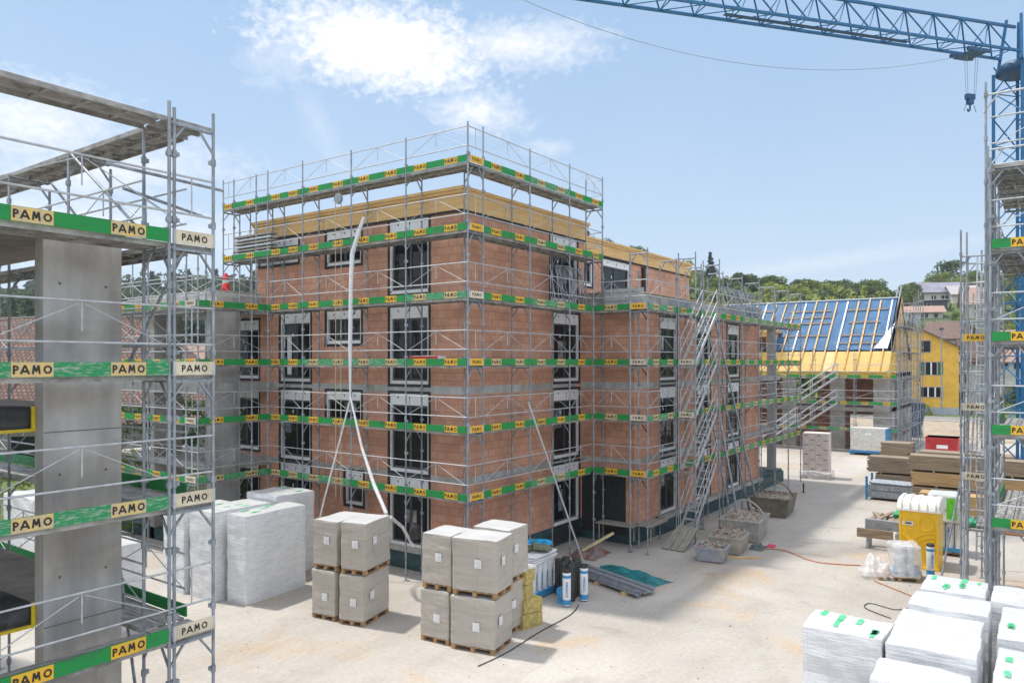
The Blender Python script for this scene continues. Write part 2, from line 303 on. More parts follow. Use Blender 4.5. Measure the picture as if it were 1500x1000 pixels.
# ---------------------------------------------------------------- mesh building
class MB:
    def __init__(s): s.v = []; s.f = []; s.m = []; s.sm = []
    def add(s, vs, fs, mi=0, smooth=False, M=None):
        o = len(s.v)
        s.v += [tuple(M @ Vector(v)) if M is not None else tuple(v) for v in vs]
        for f in fs: s.f.append(tuple(i+o for i in f)); s.m.append(mi); s.sm.append(smooth)
    def box(s, x0, y0, z0, x1, y1, z1, mi=0, M=None):
        vs = [(x0, y0, z0), (x1, y0, z0), (x1, y1, z0), (x0, y1, z0), (x0, y0, z1), (x1, y0, z1), (x1, y1, z1), (x0, y1, z1)]
        s.add(vs, [(0, 3, 2, 1), (4, 5, 6, 7), (0, 1, 5, 4), (1, 2, 6, 5), (2, 3, 7, 6), (3, 0, 4, 7)], mi, False, M)
    def tube(s, p, q, r, n=6, mi=0, r2=None, cap=True):
        p, q = Vector(p), Vector(q); d = q-p
        if d.length < 1e-6: return
        r2 = r if r2 is None else r2
        d.normalize(); a = d.orthogonal().normalized(); b = d.cross(a); vs = []
        for c, rr in ((p, r), (q, r2)):
            for i in range(n):
                an = 2*pi*i/n; vs.append(tuple(c + (a*cos(an)+b*sin(an))*rr))
        fs = [(i, (i+1) % n, n+(i+1) % n, n+i) for i in range(n)]
        s.add(vs, fs, mi, True)
        if cap: s.add(vs[:n], [tuple(reversed(range(n)))], mi); s.add(vs[n:], [tuple(range(n))], mi)
    def bar(s, p, q, w, h, mi=0):
        p, q = Vector(p), Vector(q); d = (q-p); L = d.length; d.normalize()
        up = Vector((0, 0, 1))
        if abs(d.z) > .98: up = Vector((0, 1, 0))
        x = d.cross(up).normalized(); u = x.cross(d)
        vs = []
        for c in (p, q):
            for a, b in ((-1, -1), (1, -1), (1, 1), (-1, 1)): vs.append(tuple(c + x*a*w/2 + u*b*h/2))
        s.add(vs, [(0, 1, 2, 3), (7, 6, 5, 4), (0, 4, 5, 1), (1, 5, 6, 2), (2, 6, 7, 3), (3, 7, 4, 0)], mi)
    def poly(s, pts, mi=0): s.add(pts, [tuple(range(len(pts)))], mi)
    def path(s, pts, r, n=6, mi=0):
        for a, b in zip(pts, pts[1:]): s.tube(a, b, r, n, mi)
    def lathe(s, prof, n=20, mi=0, c=(0, 0, 0)):
        vs = []
        for (r, z) in prof:
            for i in range(n): an = 2*pi*i/n; vs.append((c[0]+r*cos(an), c[1]+r*sin(an), c[2]+z))
        fs = [(k*n+i, k*n+(i+1) % n, (k+1)*n+(i+1) % n, (k+1)*n+i) for k in range(len(prof)-1) for i in range(n)]
        s.add(vs, fs, mi, True)
        s.add(vs[:n], [tuple(reversed(range(n)))], mi); s.add(vs[-n:], [tuple(range(n))], mi)
    def mesh(s, name, mats):
        me = bpy.data.meshes.new(name); me.from_pydata(s.v, [], s.f)
        for m in (mats if isinstance(mats, (list, tuple)) else [mats]): me.materials.append(m)
        me.polygons.foreach_set('material_index', s.m); me.polygons.foreach_set('use_smooth', s.sm); me.update(); return me
def softbox(sx, sy, sz, amp=0.02, div=8, seed=0, rnd=0.04, mi=0, top=None, zn=None):
    """crumpled box with bent faces and soft edges, base centre at the origin"""
    mb = MB(); idx = {}; vs = []; fs = []; ms = []
    nx = ny = div; nz = zn or div
    def vid(i, j, k):
        if (i, j, k) in idx: return idx[(i, j, k)]
        x, y, z = (i/nx-.5)*sx, (j/ny-.5)*sy, k/nz*sz
        cx = max(-sx/2+rnd, min(sx/2-rnd, x)); cy = max(-sy/2+rnd, min(sy/2-rnd, y)); cz = max(0, min(sz-rnd, z))
        d = Vector((x-cx, y-cy, z-cz))
        if d.length > rnd: d = d.normalized()*rnd
        p = Vector((cx, cy, cz))+d
        if amp:
            q = Vector((x*1.7+seed*7.3, y*1.7+seed, z*3.5))
            n = noise.noise_vector(q)*amp + noise.noise_vector(q*3.1)*amp*.5
            p += Vector((n.x, n.y, n.z*(1 if k else 0)))
        idx[(i, j, k)] = len(vs); vs.append(tuple(p)); return idx[(i, j, k)]
    def quad(a, b, c, d, m): fs.append((a, b, c, d)); ms.append(m)
    for i in range(nx):
        for j in range(ny):
            quad(vid(i, j, nz), vid(i+1, j, nz), vid(i+1, j+1, nz), vid(i, j+1, nz), mi if top is None else top)
            quad(vid(i, j, 0), vid(i, j+1, 0), vid(i+1, j+1, 0), vid(i+1, j, 0), mi)
    for k in range(nz):
        for i in range(nx):
            quad(vid(i, 0, k), vid(i+1, 0, k), vid(i+1, 0, k+1), vid(i, 0, k+1), mi)
            quad(vid(i, ny, k), vid(i, ny, k+1), vid(i+1, ny, k+1), vid(i+1, ny, k), mi)
        for j in range(ny):
            quad(vid(0, j, k), vid(0, j, k+1), vid(0, j+1, k+1), vid(0, j+1, k), mi)
            quad(vid(nx, j, k), vid(nx, j+1, k), vid(nx, j+1, k+1), vid(nx, j, k+1), mi)
    mb.v = vs; mb.f = fs; mb.m = ms; mb.sm = [False]*len(fs); return mb

def tag(o, label=None, cat=None, group=None, kind=None):
    if label: o['label'] = label
    if cat: o['category'] = cat
    if group: o['group'] = group
    if kind: o['kind'] = kind
    return o
def thing(name, label, cat, loc=(0, 0, 0), rz=0, group=None):
    o = bpy.data.objects.new(name, None); COL.objects.link(o); o.location = loc; o.rotation_euler = (0, 0, rz); o.empty_display_size = .3
    return tag(o, label, cat, group)
def put(name, mesh, parent=None, loc=(0, 0, 0), rz=0.0, rot=None):
    o = bpy.data.objects.new(name, mesh); COL.objects.link(o); o.location = loc; o.rotation_euler = rot or (0, 0, rz)
    if parent: o.parent = parent
    return o
def part(name, mb, mats, parent, loc=(0, 0, 0), rz=0.0): return put(name, mb.mesh(name, mats), parent, loc, rz)
def struct(name, mb, m): return tag(put(name, mb.mesh(name, m)), kind='structure')
def clone(root, loc, rz, label=None, group=None):
    r = root.copy(); COL.objects.link(r); r.location = loc; r.rotation_euler = (0, 0, rz)
    if label: r['label'] = label
    if group: r['group'] = group
    for ch in list(root.children):
        c = ch.copy(); COL.objects.link(c); c.parent = r
        for g in list(ch.children):
            d = g.copy(); COL.objects.link(d); d.parent = c
    return r
_txt = {}
def text_geo(s, size, bold=0.0, spacing=1.0):
    k = (s, size, bold, spacing)
    if k in _txt: return _txt[k]
    cu = bpy.data.curves.new('txt', 'FONT'); cu.body = s; cu.size = size; cu.offset = bold; cu.align_x = 'CENTER'; cu.align_y = 'CENTER'; cu.resolution_u = 2; cu.space_character = spacing
    o = bpy.data.objects.new('txt', cu); COL.objects.link(o); dg = bpy.context.evaluated_depsgraph_get()
    me = bpy.data.meshes.new_from_object(o.evaluated_get(dg))
    g = ([tuple(v.co) for v in me.vertices], [tuple(p.vertices) for p in me.polygons])
    bpy.data.objects.remove(o); bpy.data.curves.remove(cu); bpy.data.meshes.remove(me); _txt[k] = g; return g
def pamo(mb, cx, y, cz, h, mi, t=.026):
    """the four letters as flat strokes facing -Y"""
    def st(p, q, k=0):
        (a, b), (c, d) = p, q; L = hypot(c-a, d-b); nx, nz = -(d-b)/L*t/2, (c-a)/L*t/2
        yy = y-.0003*k; mb.poly([(a-nx, yy, b-nz), (c-nx, yy, d-nz), (c+nx, yy, d+nz), (a+nx, yy, b+nz)], mi)
    z0, z1 = cz-h/2, cz+h/2; w = h*.86; g = h*.26; x = cx-(w*.62+w+w*1.08+w*1.1+3*g)/2
    def arc(ax, az, rx, rz, a0, a1, n=10, k=0):
        for i in range(n):
            a, b = a0+(a1-a0)*i/n, a0+(a1-a0)*(i+1)/n; st((ax+rx*cos(a), az+rz*sin(a)), (ax+rx*cos(b), az+rz*sin(b)), k+i % 2)
    st((x+t/2, z0), (x+t/2, z1)); st((x+t/2, z1-t/2), (x+w*.34, z1-t/2), 1); st((x+t/2, z1-h*.52), (x+w*.34, z1-h*.52), 2); arc(x+w*.34, z1-h*.26-t/4, w*.26, h*.26-t/4, -pi/2, pi/2, 8, 3); x += w*.62+g
    st((x, z0), (x+w/2, z1)); st((x+w/2, z1), (x+w, z0), 1); st((x+w*.2, z0+h*.3), (x+w*.8, z0+h*.3), 2); x += w+g
    w2 = w*1.08; st((x+t/2, z0), (x+t, z1)); st((x+t, z1), (x+w2/2, z0+h*.25), 1); st((x+w2/2, z0+h*.25), (x+w2-t, z1), 2); st((x+w2-t, z1), (x+w2-t/2, z0), 3); x += w2+g
    arc(x+w*.55, cz, w*.55-t/2, h/2-t/2, 0, 2*pi, 16)
def add_text(mb, s, size, x, y, z, mi, bold=0.0, spacing=1.0, M=None, vertical=False):
    """text on a plane facing -Y"""
    vs, fs = text_geo(s, size, bold, spacing)
    T = Matrix.Translation((x, y, z)) @ Matrix.Rotation(pi/2, 4, 'X')
    if vertical: T = T @ Matrix.Rotation(pi/2, 4, 'Z')
    if M is not None: T = M @ T
    mb.add(vs, fs, mi, False, T)

# ---------------------------------------------------------------- ground, terrain
mb = MB(); mb.poly([(-600, -600, -0.02), (1600, -600, -0.02), (1600, 1600, -0.02), (-600, 1600, -0.02)]); struct('ground', mb, grassm)
mb = MB(); mb.poly([(-30, -40, 0), (75, -40, 0), (75, 34, 0), (-30, 34, 0)]); struct('yard', mb, yardm)
mb = MB(); mb.poly([(75.01, -60, -0.006), (99, -60, -0.006), (99, 60, -0.006), (75.01, 60, -0.006)]); struct('verge', mb, dirt)
mb = MB(); mb.box(99, -90, -0.2, 100, 90, 0.1); mb.poly([(100, -90, -0.004), (108, -90, -0.004), (108, 90, -0.004), (100, 90, -0.004)], 1); struct('road', mb, [conc_l, asph])
PROF = [(-1500, 415, 420, 14), (-400, 416, 420, 14), (0, 418, 420, 14), (180, 404, 420, 14), (280, 396, 420, 14), (380, 393, 420, 14), (600, 370, 380, 12), (850, 350, 330, 11), (930, 362, 300, 10), (1000, 388, 280, 9),
        (1060, 402, 260, 8), (1150, 404, 250, 8), (1250, 412, 250, 8), (1320, 411, 250, 7), (1355, 407, 250, 6), (1390, 392, 260, 6), (1440, 390, 260, 6), (1500, 380, 260, 6), (1900, 350, 280, 9), (3500, 340, 300, 9)]
def prof(px):
    for a, b in zip(PROF, PROF[1:]):
        if a[0] <= px <= b[0]:
            k = (px-a[0])/(b[0]-a[0]); k = k*k*(3-2*k); return [a[i]+(b[i]-a[i])*k for i in range(1, 4)]
    return PROF[0][1:] if px < PROF[0][0] else PROF[-1][1:]
def terr(px, d):
    y, d1, th = prof(px); zt = H + (530-y)/F*d1 - th
    d0 = 118
    k = max(0, min(1, (d-d0)/(d1-d0))); h = zt*(k**1.25)*(1 if k < 1 else 1)
    if d > d1: h = zt - (d-d1)*0.03
    return h + noise.noise(Vector((px*.01, d*.02, 0)))*1.6*min(1, k*4) - (1.0 if d < d0 else 0)
def hill_at(px, py, dmin=119):
    d = dmin
    while d < 700:
        p = at(px, py, d)
        if terr(px, d) >= p.z: return Vector((p.x, p.y, terr(px, d))), d
        d += 1.0
    d = prof(px)[1]; p = at(px, 530, d); return Vector((p.x, p.y, terr(px, d))), d
pxs = list(range(-1500, 3500, 50)); dd = [110, 118, 125, 135, 150, 165, 180, 195, 210, 225, 240, 255, 270, 290, 310, 340, 370, 400, 430, 480, 560, 700]
vs = []; fs = []
for px in pxs:
    for d in dd:
        p = at(px, 530, d); vs.append((p.x, p.y, terr(px, d)))
n = len(dd)
for i in range(len(pxs)-1):
    for j in range(n-1): fs.append((i*n+j, (i+1)*n+j, (i+1)*n+j+1, i*n+j+1))
mb = MB(); mb.add(vs, fs, 0, True); struct('hills', mb, grassm)

# ---------------------------------------------------------------- scaffold kit
CACHE = {}
def cm(key, fn):
    if key not in CACHE: CACHE[key] = fn()
    return CACHE[key]
def post_mesh(h, base=True):
    def f():
        mb = MB(); mb.tube((0, 0, 0), (0, 0, h), 0.026, 8)
        z = 1.0
        while z < h: mb.tube((0, 0, z-.05), (0, 0, z+.05), 0.042, 8); mb.box(.02, -.02, z-.03, .075, .02, z+.03); z += 1.0
        if base: mb.box(-.08, -.08, 0, .08, .08, .012); mb.tube((0, 0, .2), (0, 0, .26), .05, 8)
        return mb.mesh('post', steel)
    return cm(('post', round(h, 2), base), f)
def transom_mesh(w):
    def f():
        mb = MB(); mb.tube((0, 0, 0), (0, w, 0), 0.022, 6)
        for a, b in ((0, .24), (w, w-.24)): mb.bar((0, a, -.34), (0, b, -.02), .03, .03)
        mb.box(-.03, .03, -.03, .03, w-.03, .0); return mb.mesh('transom', steel)
    return cm(('tr', round(w, 2)), f)
def deck_mesh(L, w):
    def f():
        mb = MB(); n = max(1, round(w/.33)); pw = (w-.03)/n
        for i in range(n):
            y0 = .015+i*pw+.008; y1 = y0+pw-.016; mb.box(.02, y0, -.012, L-.02, y1, 0)
            mb.box(.02, y0, -.075, L-.02, y0+.02, -.012); mb.box(.02, y1-.02, -.075, L-.02, y1, -.012)
            x = .3
            while x < L-.2: mb.box(x, y0+.02, -.05, x+.05, y1-.02, -.012); x += .55
        return mb.mesh('deck', deckm)
    return cm(('deck', round(L, 2), round(w, 2)), f)
def toe_mesh(L, var, ntext):
    def f():
        mb = MB(); mb.box(0.03, -.035, 0, L-.03, -.01, .2, 0)
        pw = .5
        for i in range(ntext):
            c = L*(i+.5)/ntext if ntext > 1 else L/2
            mb.box(c-pw/2, -.038, .004, c+pw/2, -.035, .196, 1)
            pamo(mb, c, -.0395, .1, .115, 2)
        g, y = {0: (green, yel), 1: (green_w, yel_w), 2: (green, yel_w), 3: (deckm, deckm)}[var]
        return mb.mesh('toe_board', [g, y, black])
    return cm(('toe', round(L, 2), var, ntext), f)
def plate_mesh(w, var):
    def f():
        mb = MB(); mb.box(.06, -.05, .0, w-.06, -.03, .205, 0); mb.box(.02, -.055, -.01, .06, -.02, .215, 2); mb.box(w-.06, -.055, -.01, w-.02, -.02, .215, 2)
        pamo(mb, w/2, -.052, .102, .105, 1, .022)
        return mb.mesh('sign_plate', [yel if var else cream, black, steel_l])
    return cm(('pl', round(w, 2), var), f)
def rail_mesh(L):
    def f():
        mb = MB(); r = .017
        mb.tube((0, 0, .47), (L, 0, .47), r); mb.tube((0, 0, 1.04), (L, 0, 1.04), r)
        if L < 1.2: mb.tube((L/2, 0, 1.04), (L/2, 0, .47), .012, 5)
        if L > 1.2:
            m = L/2; mb.tube((m, 0, 1.04), (m, 0, .62), .012, 5); mb.tube((m-.04, 0, 1.0), (.1, 0, .47), .009, 5); mb.tube((m+.04, 0, 1.0), (L-.1, 0, .47), .009, 5)
        return mb.mesh('guardrail', steel_l)
    return cm(('rail', round(L, 2)), f)
def run(root, p0, rz, xs, levels, ztop, w=.73, z0=0.0, inner=True, bays=None, toe=True, endplates=(), vprob=.22, plate_var=None, posts=True, skip_posts=(), rail=True, toprow=None, ntext=None, itop=None, toe_side=1, skip_toe_k=(), topframe=False, rail_skip=()):
    """a scaffold run: outer line starts at p0 and goes along local x; local y points to the wall"""
    L0 = Vector(root.location); c, s = cos(rz), sin(rz)
    def W(x, y, z): return Vector((p0[0]+x*c-y*s, p0[1]+x*s+y*c, z)) - L0
    for x in xs:
        if posts and x not in skip_posts:
            zt = ztop + R_.uniform(-.06, .06)
            put('post', post_mesh(zt-z0), root, W(x, 0, z0), rz + R_.uniform(0, 1))
            if inner:
                zi = itop if itop is not None else levels[-1]
                put('post', post_mesh(zi-z0), root, W(x, w, z0), rz)
        if topframe: put('transom', transom_mesh(w), root, W(x, 0, ztop-.12), rz)
        for z in levels: put('transom', transom_mesh(w), root, W(x, 0, z-.08), rz)
    bays = bays or list(zip(xs, xs[1:]))
    for k, z in enumerate(levels):
        for (a, b) in bays:
            L = b-a
            put('deck', deck_mesh(L, w), root, W(a, 0, z), rz)
            if toe and k not in skip_toe_k and L > .5:
                v = R_.choice((1, 2)) if R_.random() < vprob else 0
                nt_ = ntext if ntext is not None else (2 if L > 1.9 else 1)
                put('toe_board', toe_mesh(L, v, nt_), root, W(a, 0, z), rz)
            if rail and k not in rail_skip: put('guardrail', rail_mesh(L), root, W(a, 0, z), rz)

LV = [2.75, 4.75, 6.75, 8.75, 10.75, 12.75]
# main block, left face (faces -X): local x runs towards -Y
sc1 = thing('scaffold', 'tall scaffold along the left brick face of the main block, above its roof', 'scaffold', (17.08, 26.2, 0), 0, 'facade scaffolds')
def yx(y): return 26.2-y
run(sc1, (17.08, 26.2), -pi/2, [yx(23.4), yx(21.42), yx(18.92), yx(16.42), yx(13.92)], LV, 13.9, itop=12.7)
run(sc1, (17.08, 26.2), -pi/2, [0, yx(25.5), yx(24.1)], LV[4:], 13.9, z0=9.0, bays=[(0, yx(25.5)), (yx(25.5), yx(23.4))], itop=12.7, ntext=1)
for k, z in enumerate(LV):   # end of the run at the corner
    put('sign_plate', plate_mesh(.73, [1, 1, 1, 0, 1, 1][k]), sc1, Vector((17.08, 13.92, z))-sc1.location, 0)
    put('guardrail', rail_mesh(.73), sc1, Vector((17.08, 13.92, z))-sc1.location, 0)
    put('transom', transom_mesh(.73), sc1, Vector((17.81, 13.92, z-.08))-sc1.location, pi/2)
# stub pulley beams, roof of leaning frames on the deck
# main block, right face (faces -Y)
sc2 = thing('scaffold', 'tall scaffold on the right brick face of the main block, running into the inner corner', 'scaffold', (17.81, 13.92, 0), 0, 'facade scaffolds')
run(sc2, (17.81, 13.92), 0, [0, 2.5, 5.0], LV, 13.9, itop=12.7)
for z in LV[:4]:
    put('deck', deck_mesh(1.55, .73), sc2, (5.0, 0, z)); put('toe_board', toe_mesh(1.55, 0, 1), sc2, (5.0, 0, z)); put('guardrail', rail_mesh(1.55), sc2, (5.0, 0, z))
for z in LV[4:]:
    put('deck', deck_mesh(2.4, .73), sc2, (5.0, 0, z)); put('toe_board', toe_mesh(2.4, 0, 2), sc2, (5.0, 0, z)); put('guardrail', rail_mesh(2.4), sc2, (5.0, 0, z))
    put('transom', transom_mesh(.73), sc2, (7.4, 0, z-.08)); put('guardrail', rail_mesh(.73), sc2, (7.4, 0, z), pi/2)
for y in (0, .73): put('post', post_mesh(4.9), sc2, (7.4, y, 9.0))
# wing: short front (faces -X) and long right side (faces -Y)
sc3 = thing('scaffold', 'long lower scaffold wrapped round the projecting wing, receding past the stair tower', 'scaffold', (24.4, 11.65, 0), 0, 'facade scaffolds')
run(sc3, (24.4, 13.85), -pi/2, [0, 1.5], LV[:4], 10.85, itop=10.2, ntext=1)
xs3 = [0, 2.5, 5.0, 7.5, 10.0, 12.5, 15.0, 17.5, 20.0]
run(sc3, (24.4, 11.65), 0, xs3, LV[:4], 10.85, w=.68, itop=10.6, topframe=True, skip_posts=(), vprob=.3)
for k, z in enumerate(LV[:4]):
    put('sign_plate', plate_mesh(.70, [1, 0, 0, 1][k]), sc3, (0, .7, z), -pi/2)
    put('guardrail', rail_mesh(.7), sc3, (0, .7, z), -pi/2); put('transom', transom_mesh(.70), sc3, (0, 0, z-.08), 0)
mb = MB(); mb.box(0, 0, 0, 1.5, .3, .04); mb.box(0, .33, 0, 1.5, .63, .04); mb.box(0.1, .05, -.6, .14, .09, 0); mb.box(1.3, .5, -.6, 1.34, .54, 0)
for k, (x, y, r) in enumerate([(24.45, 13.8, -pi/2), (24.9, 11.75, 0)]): put('low_step_deck', mb.mesh('low_step_deck', wood_d), sc3, Vector((x, y, .85))-sc3.location, r)
# balcony block on the left
sc4 = thing('scaffold', 'lower scaffold round the concrete balcony piers left of the main block', 'scaffold', (14.3, 23.4, 0), 0, 'facade scaffolds')
run(sc4, (14.3, 23.4), 0, [0, 2.1], LV[:4], 10.6, bays=[(0, 2.76)], itop=10.2, vprob=.3)
run(sc4, (14.3, 31.6), -pi/2, [0, 2.5, 5.0, 7.5], LV[:4], 10.9, itop=10.9, bays=[(0, 2.5), (2.5, 5), (5, 7.5), (7.5, 8.2)], vprob=.5)
for k, z in enumerate(LV[:4]): put('sign_plate', plate_mesh(.7, [0, 0, 1, 0][k]), sc4, Vector((14.3, 24.13, z))-sc4.location, -pi/2)
# stair tower in front of the wing
st = thing('stair_tower', 'scaffold stair tower with steep metal flights in front of the wing', 'stair tower', (26.9, 10.88, 0))
for x in (0, 2.5):
    for y in (0, .68): put('post', post_mesh(11.0), st, (x, y, 0))
    for z in LV[:4]+[10.85]: put('transom', transom_mesh(.68), st, (x, 0, z-.08))
for k, z in enumerate([0.55]+LV[:3]+[8.75]):
    if k in (2, 3) : put('sign_plate', plate_mesh(.68, 0), st, (0, .68, z), -pi/2)
    if k == 4: break
    z1 = [2.75, 4.75, 6.75, 8.75][k]; h = z1-z
    mb = MB()
    for y in (.06, .60): mb.bar((0.1, y, z), (2.3, y, z1), .03, .13)
    n = 8
    for i in range(1, n): mb.box(.1+2.2*i/n-.1, .07, z+h*i/n-.015, .1+2.2*i/n+.1, .59, z+h*i/n+.015)
    fl = part('stair_flight', mb, steel_l, st)
    mb = MB()
    for y in (.03, .64):
        for o in (.5, 1.0): mb.tube((.1, y, z+o), (2.3, y, z1+o), .018, 6)
        for i in (0, .5, 1): mb.tube((.1+2.2*i, y, z+h*i), (.1+2.2*i, y, z+h*i+1.0), .016, 6)
    part('handrail', mb, steel_l, fl)
# two planks leading up to the stairs
rp = thing('plank_ramp', 'grey plank ramp leaning up to the foot of the scaffold stairs', 'ramp', (25.45, 11.2, 0))
mb = MB()
for i in range(3): mb.bar((0, -.35+i*.3, .03), (1.5, -.3+i*.28, .62), .27, .05)
part('plank', mb, wood_d, rp)
# inclined lift ladder and a second leaning ladder
def ladder(name, label, p, q, w, r=.04, m=steel, rung=.3, cat='ladder'):
    p, q = Vector(p), Vector(q); d = q-p; L = d.length; u = d.normalized(); s = u.cross(Vector((0, 0, 1))).normalized()
    if w < 0: s = Vector((0, 1, 0)); w = -w
    t = thing(name, label, cat, p)
    for k in (-1, 1):
        mb = MB(); mb.bar(s*k*w/2, d+s*k*w/2, .05, .1); part('rail', mb, m, t)
    mb = MB(); mb.tube(-s*w/2, s*w/2, .016, 6); me = mb.mesh('rung', m); x = .2
    while x < L: put('rung', me, t, u*x); x += rung
    return t
ladder('lift_ladder', 'wide grey inclined lift ladder leaning on the wing scaffold behind the skips', (34.3, 11.05, 0), (29.9, 11.45, 8.6), .45, m=steel)
ladder('lift_ladder', 'shorter leaning ladder crossing behind the wide lift ladder', (31.6, 11.0, 0), (30.2, 11.45, 5.2), .4, m=steel)

# near-left scaffold
NL = [2.65, 4.65, 6.65, 8.65, 10.55]
sc5 = thing('scaffold', 'near scaffold at the left with large worn toe boards round the concrete pier', 'scaffold', (6.12, 10.78, 0), 0, 'facade scaffolds')
run(sc5, (3.62-2.5, 10.78), 0, [0, 2.5, 5.0], NL[:4], 10.75, itop=10.5, toe=False)
for k, z in enumerate(NL[:4]):
    for b in (0, 1): put('toe_board', toe_mesh(2.5, [0, 1, 1, 2][k], 2), sc5, Vector((1.12+2.5*b, 10.78, z))-sc5.location)
    put('sign_plate', plate_mesh(.73, 0), sc5, (.02, 0, z)); put('guardrail', rail_mesh(.73), sc5, (0, 0, z))
    put('transom', transom_mesh(.73), sc5, (.73, 0, z-.08), pi/2)
    put('deck', deck_mesh(.73, .73), sc5, (0, 0, z))
put('deck', deck_mesh(2.5, .73), sc5, (-5, 0, NL[4])); put('deck', deck_mesh(2.5, .73), sc5, (-2.5, 0, NL[4])); put('deck', deck_mesh(.73, .73), sc5, (0, 0, NL[4]))
put('post', post_mesh(10.7), sc5, (.08, 0, 0)); 
# along +Y: outer normal +X
run(sc5, (6.85, 10.78), pi/2, [0], NL, 10.75, itop=10.5)
run(sc5, (6.85, 11.55), pi/2, [2.5, 5.0, 7.5, 10.0], NL, 10.4, rail_skip=(4,), bays=[(0, 2.5), (2.5, 5), (5, 7.5), (7.5, 10)], itop=10.5, skip_toe_k=(3, 4), ntext=2)

for z in NL[:4]:
    for b in (0, 2.5, 5.0, 7.5): put('guardrail', rail_mesh(2.5), sc5, Vector((6.12, 11.55+b, z))-sc5.location, pi/2)
for (a_, b_) in (((6.2, 11.5, .1), (6.8, 14.0, 4.6)), ((6.15, 14.1, 4.7), (6.8, 11.6, 8.6)), ((6.85, 14.05, 8.7), (6.85, 16.5, 10.5)), ((6.15, 11.5, 8.8), (6.15, 14.0, 10.5)), ((5.4, 11.2, 9.75), (7.3, 11.2, 9.7)), ((5.8, 11.5, 9.5), (7.6, 12.3, 9.45))):
    mb = MB(); mb.tube(Vector(a_)-sc5.location, Vector(b_)-sc5.location, .026, 7); part('brace', mb, steel, sc5)
for z in LV[:4]:
    for b in (0, 2.5, 5.0): put('guardrail', rail_mesh(2.5), sc4, Vector((15.0, 31.6-b, z))-sc4.location, -pi/2)
    put('guardrail', rail_mesh(2.1), sc4, (0, .73, z))

# ---------------------------------------------------------------- walls and windows
def wall(root, name, p0, rz, W, z0, z1, holes, th=.3, m=None):
    """holes (x0, x1, z0, z1); local -y is outside"""
    xs = sorted({0, W, *[h[0] for h in holes], *[h[1] for h in holes]}); zs = sorted({z0, z1, *[h[2] for h in holes], *[h[3] for h in holes]})
    xs = [x for x in xs if 0 <= x <= W]; zs = [z for z in zs if z0 <= z <= z1]
    def solid(i, j):
        if i < 0 or j < 0 or i >= len(xs)-1 or j >= len(zs)-1: return False
        cx, cz = (xs[i]+xs[i+1])/2, (zs[j]+zs[j+1])/2
        return not any(h[0] < cx < h[1] and h[2] < cz < h[3] for h in holes)
    mb = MB()
    for i in range(len(xs)-1):
        for j in range(len(zs)-1):
            if not solid(i, j): continue
            a, b, c, d = xs[i], xs[i+1], zs[j], zs[j+1]
            mb.poly([(a, 0, c), (b, 0, c), (b, 0, d), (a, 0, d)]); mb.poly([(a, th, c), (a, th, d), (b, th, d), (b, th, c)])
            if not solid(i-1, j): mb.poly([(a, 0, c), (a, 0, d), (a, th, d), (a, th, c)])
            if not solid(i+1, j): mb.poly([(b, 0, c), (b, th, c), (b, th, d), (b, 0, d)])
            if not solid(i, j-1): mb.poly([(a, 0, c), (a, th, c), (b, th, c), (b, 0, c)])
            if not solid(i, j+1): mb.poly([(a, 0, d), (b, 0, d), (b, th, d), (a, th, d)])
    return part(name, mb, m or brick, root, Vector((*p0, 0))-Vector(root.location), rz)
WR = random.Random(21)
pfilm = mat('blue_grey_film', (.14, .19, .22), .25, 0, .5, 4, bump=.3); pfilm2 = mat('pale_dusty_film', (.24, .24, .23), .4, 0, .5, 3, bump=.3)
